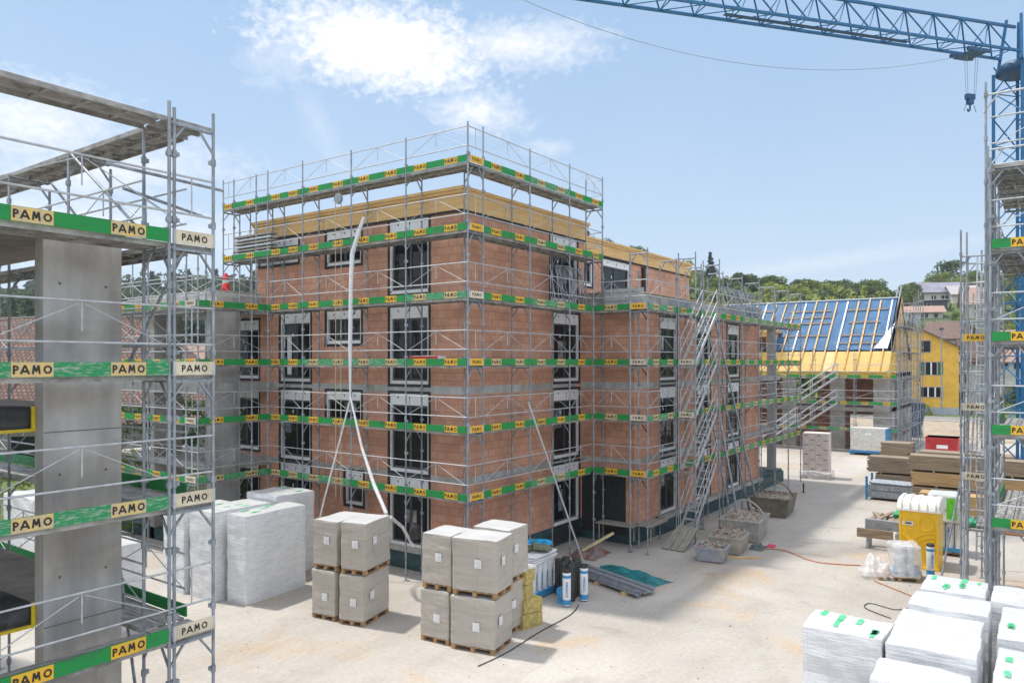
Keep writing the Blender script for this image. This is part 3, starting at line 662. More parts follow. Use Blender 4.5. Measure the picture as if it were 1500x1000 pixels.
def window(root, p0, rz, x0, x1, z0, z1, box=.38, mull=True, sheet=False):
    c, s = cos(rz), sin(rz); w, h = x1-x0, z1-z0
    def mk():
        mb = MB(); b = .10
        for (a0, b0, a1, b1) in ((-b, -b, w+b, .0), (-b, h, w+b, h+b*.9), (-b, 0, 0, h), (w, 0, w+b, h)): mb.box(a0, -.006, b0, a1, .02, b1)
        return mb.mesh('membrane_surround', dark)
    def fr():
        mb = MB(); t = .06
        for (a0, b0, a1, b1) in ((0, 0, w, t+.05), (0, h-t, w, h), (0, t, t, h-t), (w-t, t, w, h-t)): mb.box(a0, .02, b0, a1, .10, b1, 0)
        a, bb, cc, dd_ = t, t+.05, w-t, h-box
        for (a0, b0, a1, b1) in ((a, bb, cc, bb+.07), (a, dd_-.07, cc, dd_), (a, bb+.07, a+.07, dd_-.07), (cc-.07, bb+.07, cc, dd_-.07)): mb.box(a0, .10, b0, a1, .16, b1, 1)
        if mull: mb.box(w/2-.05, .10, bb+.07, w/2+.05, .16, dd_-.07, 1)
        mb.box(w*.5-.3, .118, h-box-.5, w*.5-.24, .124, h-box-.38, 0)
        return mb.mesh('frame', [white, dframe])
    def gl():
        mb = MB(); mb.box(.1, .125, .1, w-.1, .14, h-box-.03); return mb.mesh('pane', glass)
    def bx():
        mb = MB(); mb.box(.061, .03, h-box, w-.061, .2, h-.061, 0)
        for i in range(3): x = w*(.2+.3*i); mb.box(x, .015, h-.16, x+.035, .03, h-.10, 1)
        if h > 1.8: mb.box(w*.5, .018, h-.75, w*.5+.012, .024, h-.1, 2)
        return mb.mesh('shutter_box', [white, black, bluem])
    k = (round(w, 2), round(h, 2), box, mull)
    L = Vector((p0[0]+x0*c, p0[1]+x0*s, z0))-Vector(root.location)
    e = put('window', cm(('wm',)+k, mk), root, L, rz)
    put('frame', cm(('wf',)+k, fr), e); put('pane', cm(('wg',)+k, gl), e)
    if box: put('shutter_box', cm(('wb',)+k, bx), e)
    if w > 1.2 and WR.random() < .45:
        mb = MB(); a_ = WR.uniform(.12, w*.5); w_ = WR.uniform(.25, .6); z_ = WR.uniform(.2, .5)*h; mb.box(a_, .119, z_, min(w-.15, a_+w_), .123, min(h-box-.1, z_+WR.uniform(.3, .9))); part('protective_film', mb, WR.choice([pfilm, pfilm2]), e)
    if sheet:
        mb = MB(); mb.box(.3, .09, .25, .55, .1, 1.7); part('foam_strip', mb, white, e)
    return e
bld = thing('apartment_building', 'unfinished three storey clay block apartment building with timber roof edge behind scaffolding', 'building', (18.05, 14.95, 0))
B0 = Vector(bld.location)
XW, YW = 18.05, 14.95
# left face: local x = 25.4 - Y
YL = 27.5
lf = lambda a, b, c, d: (YL-b, YL-a, c, d)
holesL = []
for (a, b) in ((16.35, 18.1), (22.2, 23.95)):
    for (c, d) in ((.75, 3.0), (3.2, 5.8), (6.12, 8.68)): holesL.append(lf(a, b, c, d))
holesL.append(lf(16.35, 18.1, 9.12, 11.55))
for (c, d) in ((4.7, 5.8), (7.5, 8.68), (10.3, 11.55)): holesL.append(lf(19.5, 21.3, c, d))
holesL.append(lf(19.4, 20.3, 1.85, 3.0))
for (a, b) in ((25.3, 27.1),):
    for (c, d) in ((.75, 3.0), (3.4, 5.8), (6.2, 8.5)): holesL.append(lf(a, b, c, d))
def clipz(hs, a, b): return [h for h in hs if h[2] >= a and h[3] <= b]
wall(bld, 'wall', (XW, YL), -pi/2, YL-YW, .8 - .05, 9.0, clipz(holesL, .7, 9.0))
up = [(h[0]-(YL-25.4), h[1]-(YL-25.4), h[2], h[3]) for h in holesL if h[2] > 9]
wall(bld, 'wall', (XW, 25.4), -pi/2, 25.4-YW, 9.0, 11.6, up + [(.15, 2.5, 10.6, 11.55)])
for h in holesL + [(YL-25.25, YL-22.9, 10.6, 11.55)]:
    window(bld, (XW, YL), -pi/2, *h, box=.38 if h[3]-h[2] > 1.3 else .3, mull=h[1]-h[0] > 1.2, sheet=(abs(h[0]-(YL-23.95)) < .01 and h[2] > 6))
# right face of the main block
holesR = [(5.3, 7.15, .3, 3.0), (5.3, 7.15, 3.25, 5.8), (5.3, 7.15, 6.12, 8.68)]
wall(bld, 'wall', (XW+.3, YW), 0, 7.3-.3, .75, 9.0, [(h[0]-.3, h[1]-.31, max(h[2], .75), h[3]) for h in holesR])
hu = (5.1, 7.0, 9.12, 11.55)
wall(bld, 'wall', (XW+.3, YW), 0, 7.55-.3, 9.0, 11.6, [(hu[0]-.3, hu[1]-.3, hu[2], hu[3])])
for h in holesR: window(bld, (XW, YW), 0, h[0], h[1]-.01, max(h[2], .75), h[3], box=.4)
window(bld, (XW, YW), 0, *hu, box=.5)
wall(bld, 'wall', (25.6, YW+.0), pi/2, 1.4, 9.0, 11.6, [], th=.01)
wall(bld, 'wall', (25.6, 25.4), pi, 7.25, 9.0, 11.6, [])
# wing
wall(bld, 'wall', (25.35, YW-.001), -pi/2, YW-12.65-.001, .75, 8.95, [])
holesW = []
for (a, b) in ((27.63, 29.23), (31.5, 33.0), (35.2, 36.95)):
    for (c, d) in ((.45 if a > 30 else .75, 2.95), (3.25, 5.85), (6.12, 8.65)): holesW.append((a-25.35, b-25.35, max(c, .76), d))
wall(bld, 'wall', (25.65, 12.65), 0, 14.3, .75, 8.95, [(h[0]-.3, h[1]-.3, h[2], h[3]) for h in holesW])
for h in holesW: window(bld, (25.35, 12.65), 0, *h, box=.45)
wall(bld, 'wall', (39.95, 12.66), pi/2, 16, .75, 8.95, [(2.5, 4.5, 3.3, 5.5), (2.5, 4.5, .8, 2.8)])
# set-back attic
holesA = [(1.85, 3.1, 10.15, 11.5), (4.0, 6.7, 9.1, 11.5)]
wall(bld, 'wall', (25.6, 16.35), 0, 13.9, 9.0, 11.6, holesA)
for h in holesA: window(bld, (25.6, 16.35), 0, *h, box=.3)
mb = MB(); mb.tube((33.6, 16.25, 9.0), (33.6, 16.25, 11.5), .11, 8); part('downpipe', mb, dark, bld, -B0)
mb = MB(); mb.box(25.8, 16.0, 9.0, 27.0, 16.1, 11.1); part('insulation_board', mb, mat('pale_blue_board', (.55, .60, .64), .7), bld, -B0)
mb = MB(); mb.box(25.34, 13.0, .3, 25.345, 14.9, 2.7); mb.box(23.35, 14.93, .1, 25.2, 14.94, .74); part('entrance_sheeting', mb, dark, bld, -B0)
# slabs show as concrete bands
for (z0, z1, o) in ((5.82, 6.08, .004), (3.0, 3.2, .005), (8.72, 9.0, .006)):
    mb = MB()
    mb.box(XW-o, YW-o, z0, 25.0, 27.5, z1); mb.box(25.35-o, 12.65-o, z0+.001, 39.95+o, 28, z1-.001)
    mb.box(39.9, 12.75, z0+.002, 44.2, 20, z1-.002); mb.box(15.35, 24.38, z0-.06, XW+.1, 31.6, z1+.002)
    part('floor_slab', mb, conc, bld, -B0)
mb = MB(); mb.box(XW+.01, YW+.01, 0, 25.5, 27.5, .75); mb.box(25.36, 12.66, 0, 39.94, 28, .749)
mb.box(15.4, 24.4, 0, 18.0, 31.6, .45)
part('plinth', mb, teal, bld, -B0)
for y in (16.2, 22.0):
    mb = MB(); mb.box(XW-.05, y, .58, XW+.03, y+2.05, .76); part('threshold_ledge', mb, conc_l, bld, -B0)
mb = MB(); mb.box(27.4, 12.4, .6, 39.95, 12.64, .74); mb.box(27.5, 12.55, 0, 44.2, 12.64, .6, 1); mb.box(39.96, 12.65, 0, 44.2, 20, .72, 1)
part('threshold_ledge', mb, [conc_l, teal], bld, -B0)
# terrace parapet
mb = MB(); mb.box(25.36, 12.68, 8.95, 39.9, 12.88, 9.5); mb.box(25.36, 12.881, 8.95, 25.56, 14.9, 9.5); part('parapet', mb, conc, bld, -B0)
mb = MB(); mb.box(25.3, 12.62, 9.5, 39.9, 12.92, 9.54); mb.box(25.3, 12.921, 9.5, 25.6, 14.9, 9.54); part('parapet_board', mb, wood_n, bld, -B0)
# piers
for (x, y) in ((15.4, 24.4), (15.4, 28.2)):
    mb = MB(); mb.box(x, y, 0, x+1.15, y+.28, 8.66); part('pier', mb, conc, bld, -B0)
mb = MB(); mb.box(43.2, 12.8, .7, 43.65, 13.2, 8.72); part('pier', mb, mat('pale_column', (.52, .52, .52), .8, 0, .08, 2), bld, -B0)
mb = MB(); mb.box(15.95, 24.9, 9.0, 17.9, 25.1, 9.5); mb.box(15.95, 25.1, 9.0, 16.15, 31, 9.5); part('balcony_upstand', mb, conc, bld, -B0)
# timber roof edge
def fascia(x0, y0, x1, y1, zb, zt):
    mb = MB()
    mb.box(x0, y0, zb, x1, y1, zt-.2); mb.box(x0-.05, y0-.05, zt-.199, x1+.05, y1+.05, zt-.1); mb.box(x0-.10, y0-.10, zt-.099, x1+.10, y1+.10, zt)
    return part('roof_edge', mb, timber, bld, -B0)
fascia(17.97, 14.87, 25.68, 25.5, 11.62, 12.32)
fascia(25.9, 16.27, 39.5, 25.3, 11.62, 12.28)
mb = MB(); mb.box(18.0, 14.9, 11.55, 25.62, 25.4, 11.618); mb.box(25.7, 16.3, 11.55, 39.45, 25.2, 11.618); part('roof_membrane', mb, dark, bld, -B0)
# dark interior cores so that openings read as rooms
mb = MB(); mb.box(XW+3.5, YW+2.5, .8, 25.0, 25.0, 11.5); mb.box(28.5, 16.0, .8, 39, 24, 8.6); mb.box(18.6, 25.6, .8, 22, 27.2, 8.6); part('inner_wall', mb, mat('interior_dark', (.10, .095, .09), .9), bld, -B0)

# near-left concrete building
nb = thing('concrete_building_shell', 'raw concrete building shell with a broad pier at the left edge', 'building', (4.8, 11.8, 0)); NB = Vector(nb.location)
for y in (11.8, 17.3):
    mb = MB(); mb.box(4.8, y, 0, 5.92, y+.28, 8.66); mb.box(4.806, y-.003, 5.82, 5.914, y, 5.834, 1); mb.box(4.806, y-.003, 3.0, 5.914, y, 3.014, 1)
    for z_ in (.8, 2.2, 3.7, 5.2, 6.6, 8.0):
        for x_ in (5.02, 5.68): mb.tube((x_, y-.002, z_), (x_, y+.01, z_), .022, 8, 1)
    part('pier', mb, [conc, mat('dark_joint', (.13, .125, .12), .9)], nb, -NB)
mb = MB(); mb.box(0.2, 11.85, 0, 1.3, 12.13, 8.66); part('pier', mb, conc, nb, -NB)
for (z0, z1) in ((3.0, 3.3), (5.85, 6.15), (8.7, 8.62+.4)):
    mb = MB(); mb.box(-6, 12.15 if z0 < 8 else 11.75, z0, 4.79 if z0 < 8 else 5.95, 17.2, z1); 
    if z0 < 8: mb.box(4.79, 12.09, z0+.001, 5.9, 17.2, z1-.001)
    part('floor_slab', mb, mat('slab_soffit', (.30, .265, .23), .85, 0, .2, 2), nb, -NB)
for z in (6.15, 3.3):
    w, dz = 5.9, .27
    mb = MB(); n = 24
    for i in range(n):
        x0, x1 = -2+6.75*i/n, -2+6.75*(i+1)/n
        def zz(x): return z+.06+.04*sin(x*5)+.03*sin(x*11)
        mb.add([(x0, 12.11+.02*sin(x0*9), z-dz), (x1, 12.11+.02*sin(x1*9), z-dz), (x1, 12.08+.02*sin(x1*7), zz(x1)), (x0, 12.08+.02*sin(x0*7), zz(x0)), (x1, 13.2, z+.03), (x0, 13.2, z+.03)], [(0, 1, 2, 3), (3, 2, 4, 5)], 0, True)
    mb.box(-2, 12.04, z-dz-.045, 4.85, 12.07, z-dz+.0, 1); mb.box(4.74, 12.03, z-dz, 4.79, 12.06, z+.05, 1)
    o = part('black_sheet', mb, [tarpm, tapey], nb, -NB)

# ---------------------------------------------------------------- right scaffold
RL = [3.3, 5.3, 7.3, 9.3]
sc6 = thing('scaffold', 'near scaffold at the right edge with green toe boards before the blue crane', 'scaffold', (19.2, 1.08, 0), 0, 'facade scaffolds')
run(sc6, (19.2, 1.08), -pi/2, [0, 2.5, 5.0], RL, 11.3, w=.73, inner=True, itop=11.3, vprob=0)
put('deck', deck_mesh(2.5, 2.2), sc6, (0, 0, 11.1), -pi/2)
for z in RL+[11.1]:
    put('deck', deck_mesh(2.5, 1.1), sc6, (.75, -1.1, z)); put('deck', deck_mesh(2.5, 1.1), sc6, (3.25, -1.1, z))
for x in (.1, .73, 1.6, 3.2, 5.7):
    put('post', post_mesh(11.2 if x < 5 else 9.4), sc6, (x, 0, 0)); 
    for z in RL+[11.1]: put('transom', transom_mesh(.73), sc6, (x, -.73, z-.08))
    put('post', post_mesh(11.2), sc6, (x, -.73, 0))
for (x, y, h) in ((1.2, .15, 13.3), (3.6, .25, 12.4)):
    put('post', post_mesh(h), sc6, (x, y, 0))
for (x, z) in ((1.2, 13.0), (3.6, 12.3), (3.6, 11.9)):
    mb = MB(); mb.tube((x, .2, z), (x, -2.5, z), .025); mb.tube((x, .2, z-.4), (x, -.1, z), .02); part('ledger', mb, steel_l, sc6)
put('guardrail', rail_mesh(2.5), sc6, (0, 0, 11.1), -pi/2)
for z in RL:
    for x in (.0, 2.5): put('guardrail', rail_mesh(2.5), sc6, (x+.7, 0, z))
    put('toe_board', toe_mesh(2.5, 0, 0), sc6, (3.3, -3.4, z), -pi/2); put('toe_board', toe_mesh(2.5, 0, 0), sc6, (3.2, .02, z), 0)
# ladder bay
lt = thing('ladder_tower', 'narrow scaffold ladder bay with stacked ladders left of the right scaffold', 'ladder tower', (25.4, 1.2, 0))
for (x, y, h) in ((0, .95, 10.7), (0, .1, 11.0), (.0, .78, 9.9), (1.9, .95, 10.9), (1.9, .1, 10.7)): put('post', post_mesh(h), lt, (x, y, 0))
for z in (2.1, 4.15, 6.1, 8.1, 10.0):
    for x in (0, 1.9): put('transom', transom_mesh(.85), lt, (x, .1, z-.08))
    put('deck', deck_mesh(1.9, .5), lt, (0, .1, z)) if z < 5 else None
for k, z in enumerate((3.45, 5.45, 7.45)): put('sign_plate', plate_mesh(.75, k == 2), lt, (-.02, .95, z), -pi/2)
for k, z in enumerate((1.0, 3.2, 5.2, 7.4)):
    mb = MB()
    for y in (.2, .6): mb.tube((.5, y, z), (.9, y, z+2.6), .025)
    for i in range(9): mb.tube((.5+.045*i, .2, z+.15+.28*i), (.5+.045*i, .6, z+.15+.28*i), .016)
    part('ladder', mb, steel_l, lt)
for k, z in enumerate((2.1, 4.15, 6.1, 8.1)):
    put('guardrail', rail_mesh(1.9), lt, (0, .95, z), 0); put('guardrail', rail_mesh(1.9), lt, (0, .1, z), 0); put('guardrail', rail_mesh(.75), lt, (0, .85, z), -pi/2)
for (a_, b_) in (((0, .95, 2.2), (1.9, .95, 6.0)), ((1.9, .95, 4.2), (0, .95, 8.0)), ((.3, .9, .1), (1.2, .5, 9.6)), ((.5, .95, 0.2), (.9, .7, 8.9))):
    mb = MB(); mb.tube(a_, b_, .026, 7); part('brace', mb, steel_l, lt)
for (x, y, h) in ((.95, .95, 9.2), (.95, .1, 9.9), (2.6, .6, 10.4), (3.9, .6, 10.2)): put('post', post_mesh(h), lt, (x, y, 0))
mb = MB(); mb.tube((0, 0, 0), (-.95, .25, 4.3), .03, 8); tag(part('steel_tube', mb, steel, None, (24.9, 2.7, 0)), 'thin grey steel tube leaning beside the yellow toilet cabin', 'pole')
bpy.data.objects['steel_tube'].rotation_euler = (0, 0, radians(150))

# concrete shell behind the right scaffold
rb = thing('concrete_slab_shell', 'pale concrete floor slabs of a third building at the right edge', 'building', (22, -5, 0))
for z in (3.0, 6.0, 9.0):
    mb = MB(); mb.box(0, -6, z-.25, 9, 3.6, z); part('floor_slab', mb, conc_l, rb)
for (x, y) in ((0.2, 3.2), (8.5, 3.2), (8.5, -5)):
    mb = MB(); mb.box(x, y, 0, x+.35, y+.3, 8.75); part('column', mb, conc_l, rb)

# ---------------------------------------------------------------- wrapped pallets on the yard
def pallet_mb(sx, sy):
    mb = MB()
    for i in range(3):
        y = (-.5+i*.5)*(sy-.1)
        mb.box(-sx/2, y-.05, 0, sx/2, y+.05, .02)
        for j in range(3): x = (-.5+j*.5)*(sx-.12); mb.box(x-.06, y-.05, .02, x+.06, y+.05, .1)
    for j in range(3): x = (-.5+j*.5)*(sx-.1); mb.box(x-.05, -sy/2, .1, x+.05, sy/2, .118)
    for i in range(6): y = -sy/2+.05+(sy-.1)*i/5; mb.box(-sx/2, y-.045, .118, sx/2, y+.045, .136)
    return mb
seed_ = [0]
def wrapped(name, label, cat, loc, sx, sy, sz, m, pal=True, rz=0, amp=.025, top=None, group=None, label_mesh=True, prints=0, div=12, stickers=()):
    seed_[0] += 1; sd_ = seed_[0]
    t = thing(name, label, cat, loc, rz, group); z0 = 0
    if pal:
        p = pallet_mb(sx*.97, sy*.97); part('pallet', p, palletw, t); z0 = .137
    mb = softbox(sx, sy, sz-z0, amp, div, sd_, .035, 0, 1, zn=18)
    part('wrapping', mb, [m, top or m], t, (0, 0, z0))
    for (fx, u, z) in stickers:
        mb = MB()
        if fx == 'y': mb.box(u-.09, -sy/2-.035, z-.1, u+.09, -sy/2-.03, z+.1, 0); [mb.box(u-.07, -sy/2-.037, z-.07+.04*q, u+.07-.05*(q % 2), -sy/2-.035, z-.062+.04*q, 1) for q in range(4)]
        else: mb.box(-sx/2-.035, u-.09, z-.1, -sx/2-.03, u+.09, z+.1, 0); [mb.box(-sx/2-.037, u-.07, z-.07+.04*q, -sx/2-.035, u+.07-.05*(q % 2), z-.062+.04*q, 1) for q in range(4)]
        part('paper_label', mb, [white, steel_l], t)
    rr = random.Random(sd_*5)
    for i in range(prints):
        mb = MB(); x = rr.uniform(-.32, .32)*sx; y = rr.choice((-.36, -.12, .12, .36))*sy; w = rr.uniform(.16, .34); hh_ = rr.uniform(.03, .06); xx = x-w/2
        while xx < x+w/2: ww = rr.uniform(.02, .05); mb.box(xx, y-hh_, 0, xx+ww*.7, y+hh_*rr.uniform(.4, 1), .004); xx += ww
        part('printed_mark', mb, greenp, t, (0, 0, sz+.012))
    return t
# grey stacks
def stack(kind, x, y, sx, sy, h1, h2, desc_lo, desc_hi, rz=0):
    ss = [('y', -sx*.22, .75), ('x', sy*-.1, .62)]
    wrapped('wrapped_pallet', desc_lo, 'wrapped pallet', (x, y, 0), sx, sy, h1, wrapg, stickers=ss, group='grey film wrapped pallets', top=wrapt, amp=.018, rz=rz)
    wrapped('wrapped_pallet', desc_hi, 'wrapped pallet', (x+.03, y-.02, h1+.02), sx, sy, h2, wrapg, stickers=[('y', -sx*.18, .85), ('x', -sy*.1, .8)], group='grey film wrapped pallets', top=wrapt, amp=.018, rz=rz+.02)
stack(0, 13.95, 14.93, 1.28, .76, 1.3, 1.35, 'lower grey wrapped pallet of the right hand stack in the left pair', 'upper grey wrapped pallet of the right hand stack in the left pair', 0.25)
stack(0, 13.85, 15.82, 1.28, .82, 1.3, 1.32, 'lower grey wrapped pallet beside the yellow timbers in the left pair', 'upper grey wrapped pallet nearest the white foam packs', 0.13)
stack(0, 14.27, 11.2, 1.0, 1.18, 1.28, 1.37, 'lower grey wrapped pallet of the frontmost stack, with ragged film at its foot', 'upper grey wrapped pallet of the frontmost stack', 0.2)
stack(0, 14.2, 12.27, 1.0, .86, 1.28, 1.35, 'lower grey wrapped pallet at the left rear of the front group', 'upper grey wrapped pallet at the left rear of the front group', 0.1)
stack(0, 15.5, 11.58, .95, 1.1, 1.28, 1.35, 'lower grey wrapped pallet at the right rear, beside the yellow wool', 'upper grey wrapped pallet at the right rear of the front group', 0.05)
tb = MB()
for i in range(4): tb.box(-.12+.07*i, -.04, 0, -.06+.07*i, .05, 1.2)
tag(part('packing_timber', tb, wood_n, None, (13.55, 15.25, 0)), 'upright yellow timbers squeezed between two grey pallet stacks', 'timbers')
# white foam packs, left
wrapped('foam_pack', 'tall white wrapped foam pack at the right front of the left foam group', 'foam pack', (13.77, 18.88, 0), 2.22, .84, 2.5, wrapw, pal=False, top=wrapt, prints=5, div=16, rz=.08, group='white wrapped foam packs')
wrapped('foam_pack', 'tall white wrapped foam pack in the middle of the left foam group', 'foam pack', (13.3, 20.0, 0), 2.0, 1.15, 2.55, wrapw, pal=False, top=wrapt, prints=5, div=16, group='white wrapped foam packs')
wrapped('foam_pack', 'white wrapped foam pack seen between the scaffold posts on the left', 'foam pack', (13.2, 21.35, 0), 1.9, 1.15, 2.4, wrapw, pal=False, top=wrapt, prints=3, div=16, group='white wrapped foam packs')
wrapped('foam_pack', 'white foam pack with green top film at the back of the left group', 'foam pack', (15.6, 20.7, 0), 1.5, 1.6, 2.6, wrapw, pal=False, top=wrapt, prints=5, div=14, group='white wrapped foam packs')
wrapped('foam_pack', 'white foam pack behind the near concrete pier', 'foam pack', (9.4, 19.9, 0), 1.6, 1.6, 2.2, wrapw, pal=False, top=wrapt, div=10, group='white wrapped foam packs')
wrapped('foam_pack', 'far white foam pack left of the near concrete pier beside the hedge', 'foam pack', (11.6, 28.5, 0), 1.6, 2.4, 2.3, wrapw, pal=False, top=wrapt, div=10, group='white wrapped foam packs')
# white packs, lower right
for (x, y, sx, sy, z, lb, pr) in (
    (13.07, 2.69, 1.0, 1.2, 2.6, 'white wrapped pack with green prints, leftmost of the lower right packs', 8),
    (13.07, 1.46, 1.05, 1.2, 2.6, 'large white wrapped pack right of the leftmost green printed pack', 0),
    (11.5, 1.45, .92, 1.15, 2.58, 'lowest white wrapped pack cut by the bottom edge of the photo', 0),
    (14.13, 1.5, .95, 1.22, 2.56, 'white wrapped pack with a raised flap, between its row neighbours', 0),
    (15.22, 1.45, 1.0, 1.2, 2.62, 'plain white wrapped pack just in front of the rearmost printed pack', 0),
    (16.5, 1.5, 1.15, 1.05, 2.6, 'rearmost white wrapped pack with green lettering near the toilet cabin', 7),
    (16.5, .33, 1.25, 1.15, 2.58, 'rearmost plain white pack at the foot of the right scaffold', 0),
    (14.7, .12, 1.9, 1.15, 2.6, 'white wrapped pack with green letters at the right edge', 7),
    (12.6, .1, 1.5, 1.1, 2.6, 'front white wrapped pack in the lower right corner', 5)):
    wrapped('foam_pack', lb, 'foam pack', (x, y, 0), sx, sy, z, wrapw, pal=False, top=wrapt, prints=pr, div=12, group='white wrapped foam packs')
# yellow wool
wl = thing('mineral_wool', 'yellow green mineral wool slabs in torn film beside the grey stacks', 'mineral wool', (16.22, 11.1, 0))
for (x, y, z, w, d, h) in ((-.15, .05, 0, .75, .55, .35), (-.1, .05, .36, .7, .5, .35), (-.2, .1, .72, .5, .4, .38), (-.15, .12, 1.11, .55, .42, .35)):
    part('wool_slab', softbox(w, d, h, .02, 5, z, .03), wcol, wl, (x, y, z), R_.uniform(-.2, .2))
mb = softbox(.6, .45, .08, .03, 6, 3); part('film', mb, film2, wl, (-.15, .12, 1.46))
# bitumen rolls
def roll(name, label, loc, printed=True, group='bitumen sheet rolls'):
    t = thing(name, label, 'roll', loc, 0, group); r = .115
    if printed:
        mb = MB(); mb.lathe([(r, .03), (r+.003, .04), (r+.003, .93), (r, .95)], 20)
        T = Matrix.Rotation(radians(-54+90)-pi/2, 4, 'Z')
        part('paper_sleeve', mb, white, t)
        for z0, z1 in ((.06, .2), (.8, .88)):
            mb = MB(); mb.lathe([(r+.005, z0), (r+.005, z1)], 20); part('blue_band', mb, bluep, t)
        mb = MB(); add_text(mb, 'SOPREMA', .10, 0, -r-.006, .5, 0, .002, 1.0, M=Matrix.Rotation(A-pi/2, 4, 'Z'), vertical=True); part('lettering', mb, bluep, t)
        mb = MB(); mb.lathe([(r-.01, 0), (r, .03)], 20); mb.lathe([(r, .95), (r+.006, .99), (r-.02, 1.04), (.04, 1.04), (.035, 1.0)], 20); part('bitumen_core', mb, black, t)
    else:
        mb = MB(); mb.lathe([(r, 0), (r, 1.0), (r-.01, 1.03), (.05, 1.03), (.04, .95)], 20); part('bitumen_core', mb, mat('bitumen', (.03, .032, .03), .5), t)
    return t
roll('bitumen_roll', 'white and blue sleeved roll standing in front of the black rolls', (17.95, 11.05, 0))
roll('bitumen_roll', 'white sleeved roll standing right of the black rolls', (18.65, 10.9, 0))
for (x, y) in ((18.45, 11.2), (18.7, 11.3), (18.55, 11.5), (18.85, 11.58), (18.96, 11.3), (19.2, 11.5), (18.8, 11.85), (19.1, 11.8)):
    roll('bitumen_roll', 'unsleeved black bitumen roll in the cluster beside the wrapped rolls', (x, y, 0), False, 'black bitumen rolls')
rw = thing('roll_bag', 'crumpled blue printed film fallen around the black rolls', 'plastic film', (18.15, 11.3, 0))
part('film', softbox(.3, .3, .4, .06, 8, 9), bluep, rw)
# wrapped bundle of rolls with sheets on top
bn = thing('roll_bundle', 'white wrapped bundle of printed rolls beneath foam boards and scraps', 'roll bundle', (18.35, 12.6, 0))
for i in range(4):
    for j in range(4):
        mb = MB(); mb.lathe([(.13, .02), (.135, .98), (.11, 1.02)], 14); e = part('roll', mb, wrapw, bn, (-.42+.28*i, -.42+.28*j, 0))
for i in range(4):
    mb = MB(); add_text(mb, 'SOPREMA', .12, -.42+.28*i, -.42-.137, .5, 0, .002, 1, vertical=True); part('lettering', mb, bluep, bn)
    mb = MB(); add_text(mb, 'SOPREMA', .12, -.42+.28*i, -.137-.42, .5, 0, .002, 1, vertical=True, M=Matrix.Rotation(-pi/2, 4, 'Z')); part('lettering', mb, bluep, bn)
mb = MB(); mb.box(-.6, -.6, .03, .6, .6, .2); part('blue_film', mb, bluep, bn)
for i in range(4):
    t_ = tag(put('foam_board', softbox(1.3, 1.15, .05, .012, 6, i).mesh('foam_board', white)), 'loose white foam board stacked on the wrapped roll bundle', 'foam board', 'foam boards on the roll bundle')
    t_.location = (18.35+R_.uniform(-.05, .05), 12.6+R_.uniform(-.05, .05), 1.03+.06*i); t_.rotation_euler = (0, 0, R_.uniform(-.06, .06))
for i, (x, y, m, lb) in enumerate(((18.1, 12.75, mat('olive_sheet', (.14, .15, .09), .7), 'olive green roofing scrap curled on the foam boards'), (18.55, 12.3, mat('olive_sheet', (.1, .1, .1)), 'second olive roofing scrap beside the bright blue sheet'), (18.65, 12.5, mat('bright_blue_sheet', (.005, .30, .62), .5), 'bright blue plastic sheet draped over the foam boards'))):
    o = put('sheet_scrap', softbox(.75, .55, .1, .09, 8, i+20).mesh('sheet_scrap', m)); o.location = (x, y, 1.29+.06*i); o.rotation_euler = (.1, .1*i-.1, i*.7); tag(o, lb, 'sheet')
# profiles and tarp
pr = thing('profile_stack', 'low stack of long grey metal profiles lying on the yard by the teal tarp', 'metal profiles', (20.6, 11.2, 0), radians(-20))
for i in range(7):
    mb = MB(); w = .13; mb.box(-w/2, -1.7, 0, w/2, 1.7, .012); mb.box(-w/2, -1.7, .012, -w/2+.012, 1.7, .08); mb.box(w/2-.012, -1.7, .012, w/2, 1.7, .08)
    part('profile', mb, steel_l if i % 2 else steel, pr, (-.36+.15*(i % 6), R_.uniform(-.12, .12), .1+.085*(i//6)), R_.uniform(-.02, .02))
for y in (-1.2, 0, 1.2):
    mb = MB(); mb.box(-.5, y-.05, 0, .55, y+.05, .095); part('bearer', mb, wood_n, pr)
def crumple(name, m, sx, sy, h, seed, n=26, fold=2.2):
    mb = MB(); vs = []; fs = []
    for i in range(n+1):
        for j in range(n+1):
            u, v = i/n*2-1, j/n*2-1; e = max(0, 1-u**4)*max(0, 1-v**4)
            q = Vector((u*fold+seed*3.1, v*fold, seed)); k = noise.noise(q)*.5+noise.noise(q*2.2)*.22+noise.noise(q*6)*.07
            vs.append((u*sx/2*(1+.12*noise.noise(q*1.3)), v*sy/2*(1+.2*noise.noise(q*1.7+Vector((5, 5, 5)))), .012+h*e*max(0.03, .5+k)))
    for i in range(n):
        for j in range(n): a = i*(n+1)+j; fs.append((a, a+n+1, a+n+2, a+1))
    mb.add(vs, fs, 0, True); return mb
o = put('teal_tarp', crumple('t', tealt, .95, 2.6, .30, 4, 40, 1.9).mesh('teal_tarp', tealt)); o.location = (21.6, 11.0, 0); o.rotation_euler = (0, 0, radians(-12)); tag(o, 'crumpled teal tarpaulin lying behind the metal profiles', 'tarpaulin')
# low clutter in the inner corner
o = put('debris_sheet', crumple('t', redm, 1.4, 1.0, .4, 8, 20).mesh('debris_sheet', mat('reddish_sheet', (.20, .08, .055), .5, 0, 0, 3, col2=(.16, .15, .15)))); o.location = (23.2, 13.3, 0); tag(o, 'reddish crumpled plastic sheet in the inner corner of the building', 'sheet')
mb = MB(); mb.bar((0, 0, .1), (.9, -.9, .75), .16, .05); tag(part('foam_strip', mb, mat('pale_yellow_board', (.6, .52, .3), .8), None, (22.9, 13.6, 0)), 'pale yellow board leaning out of the rubbish in the inner corner', 'board')
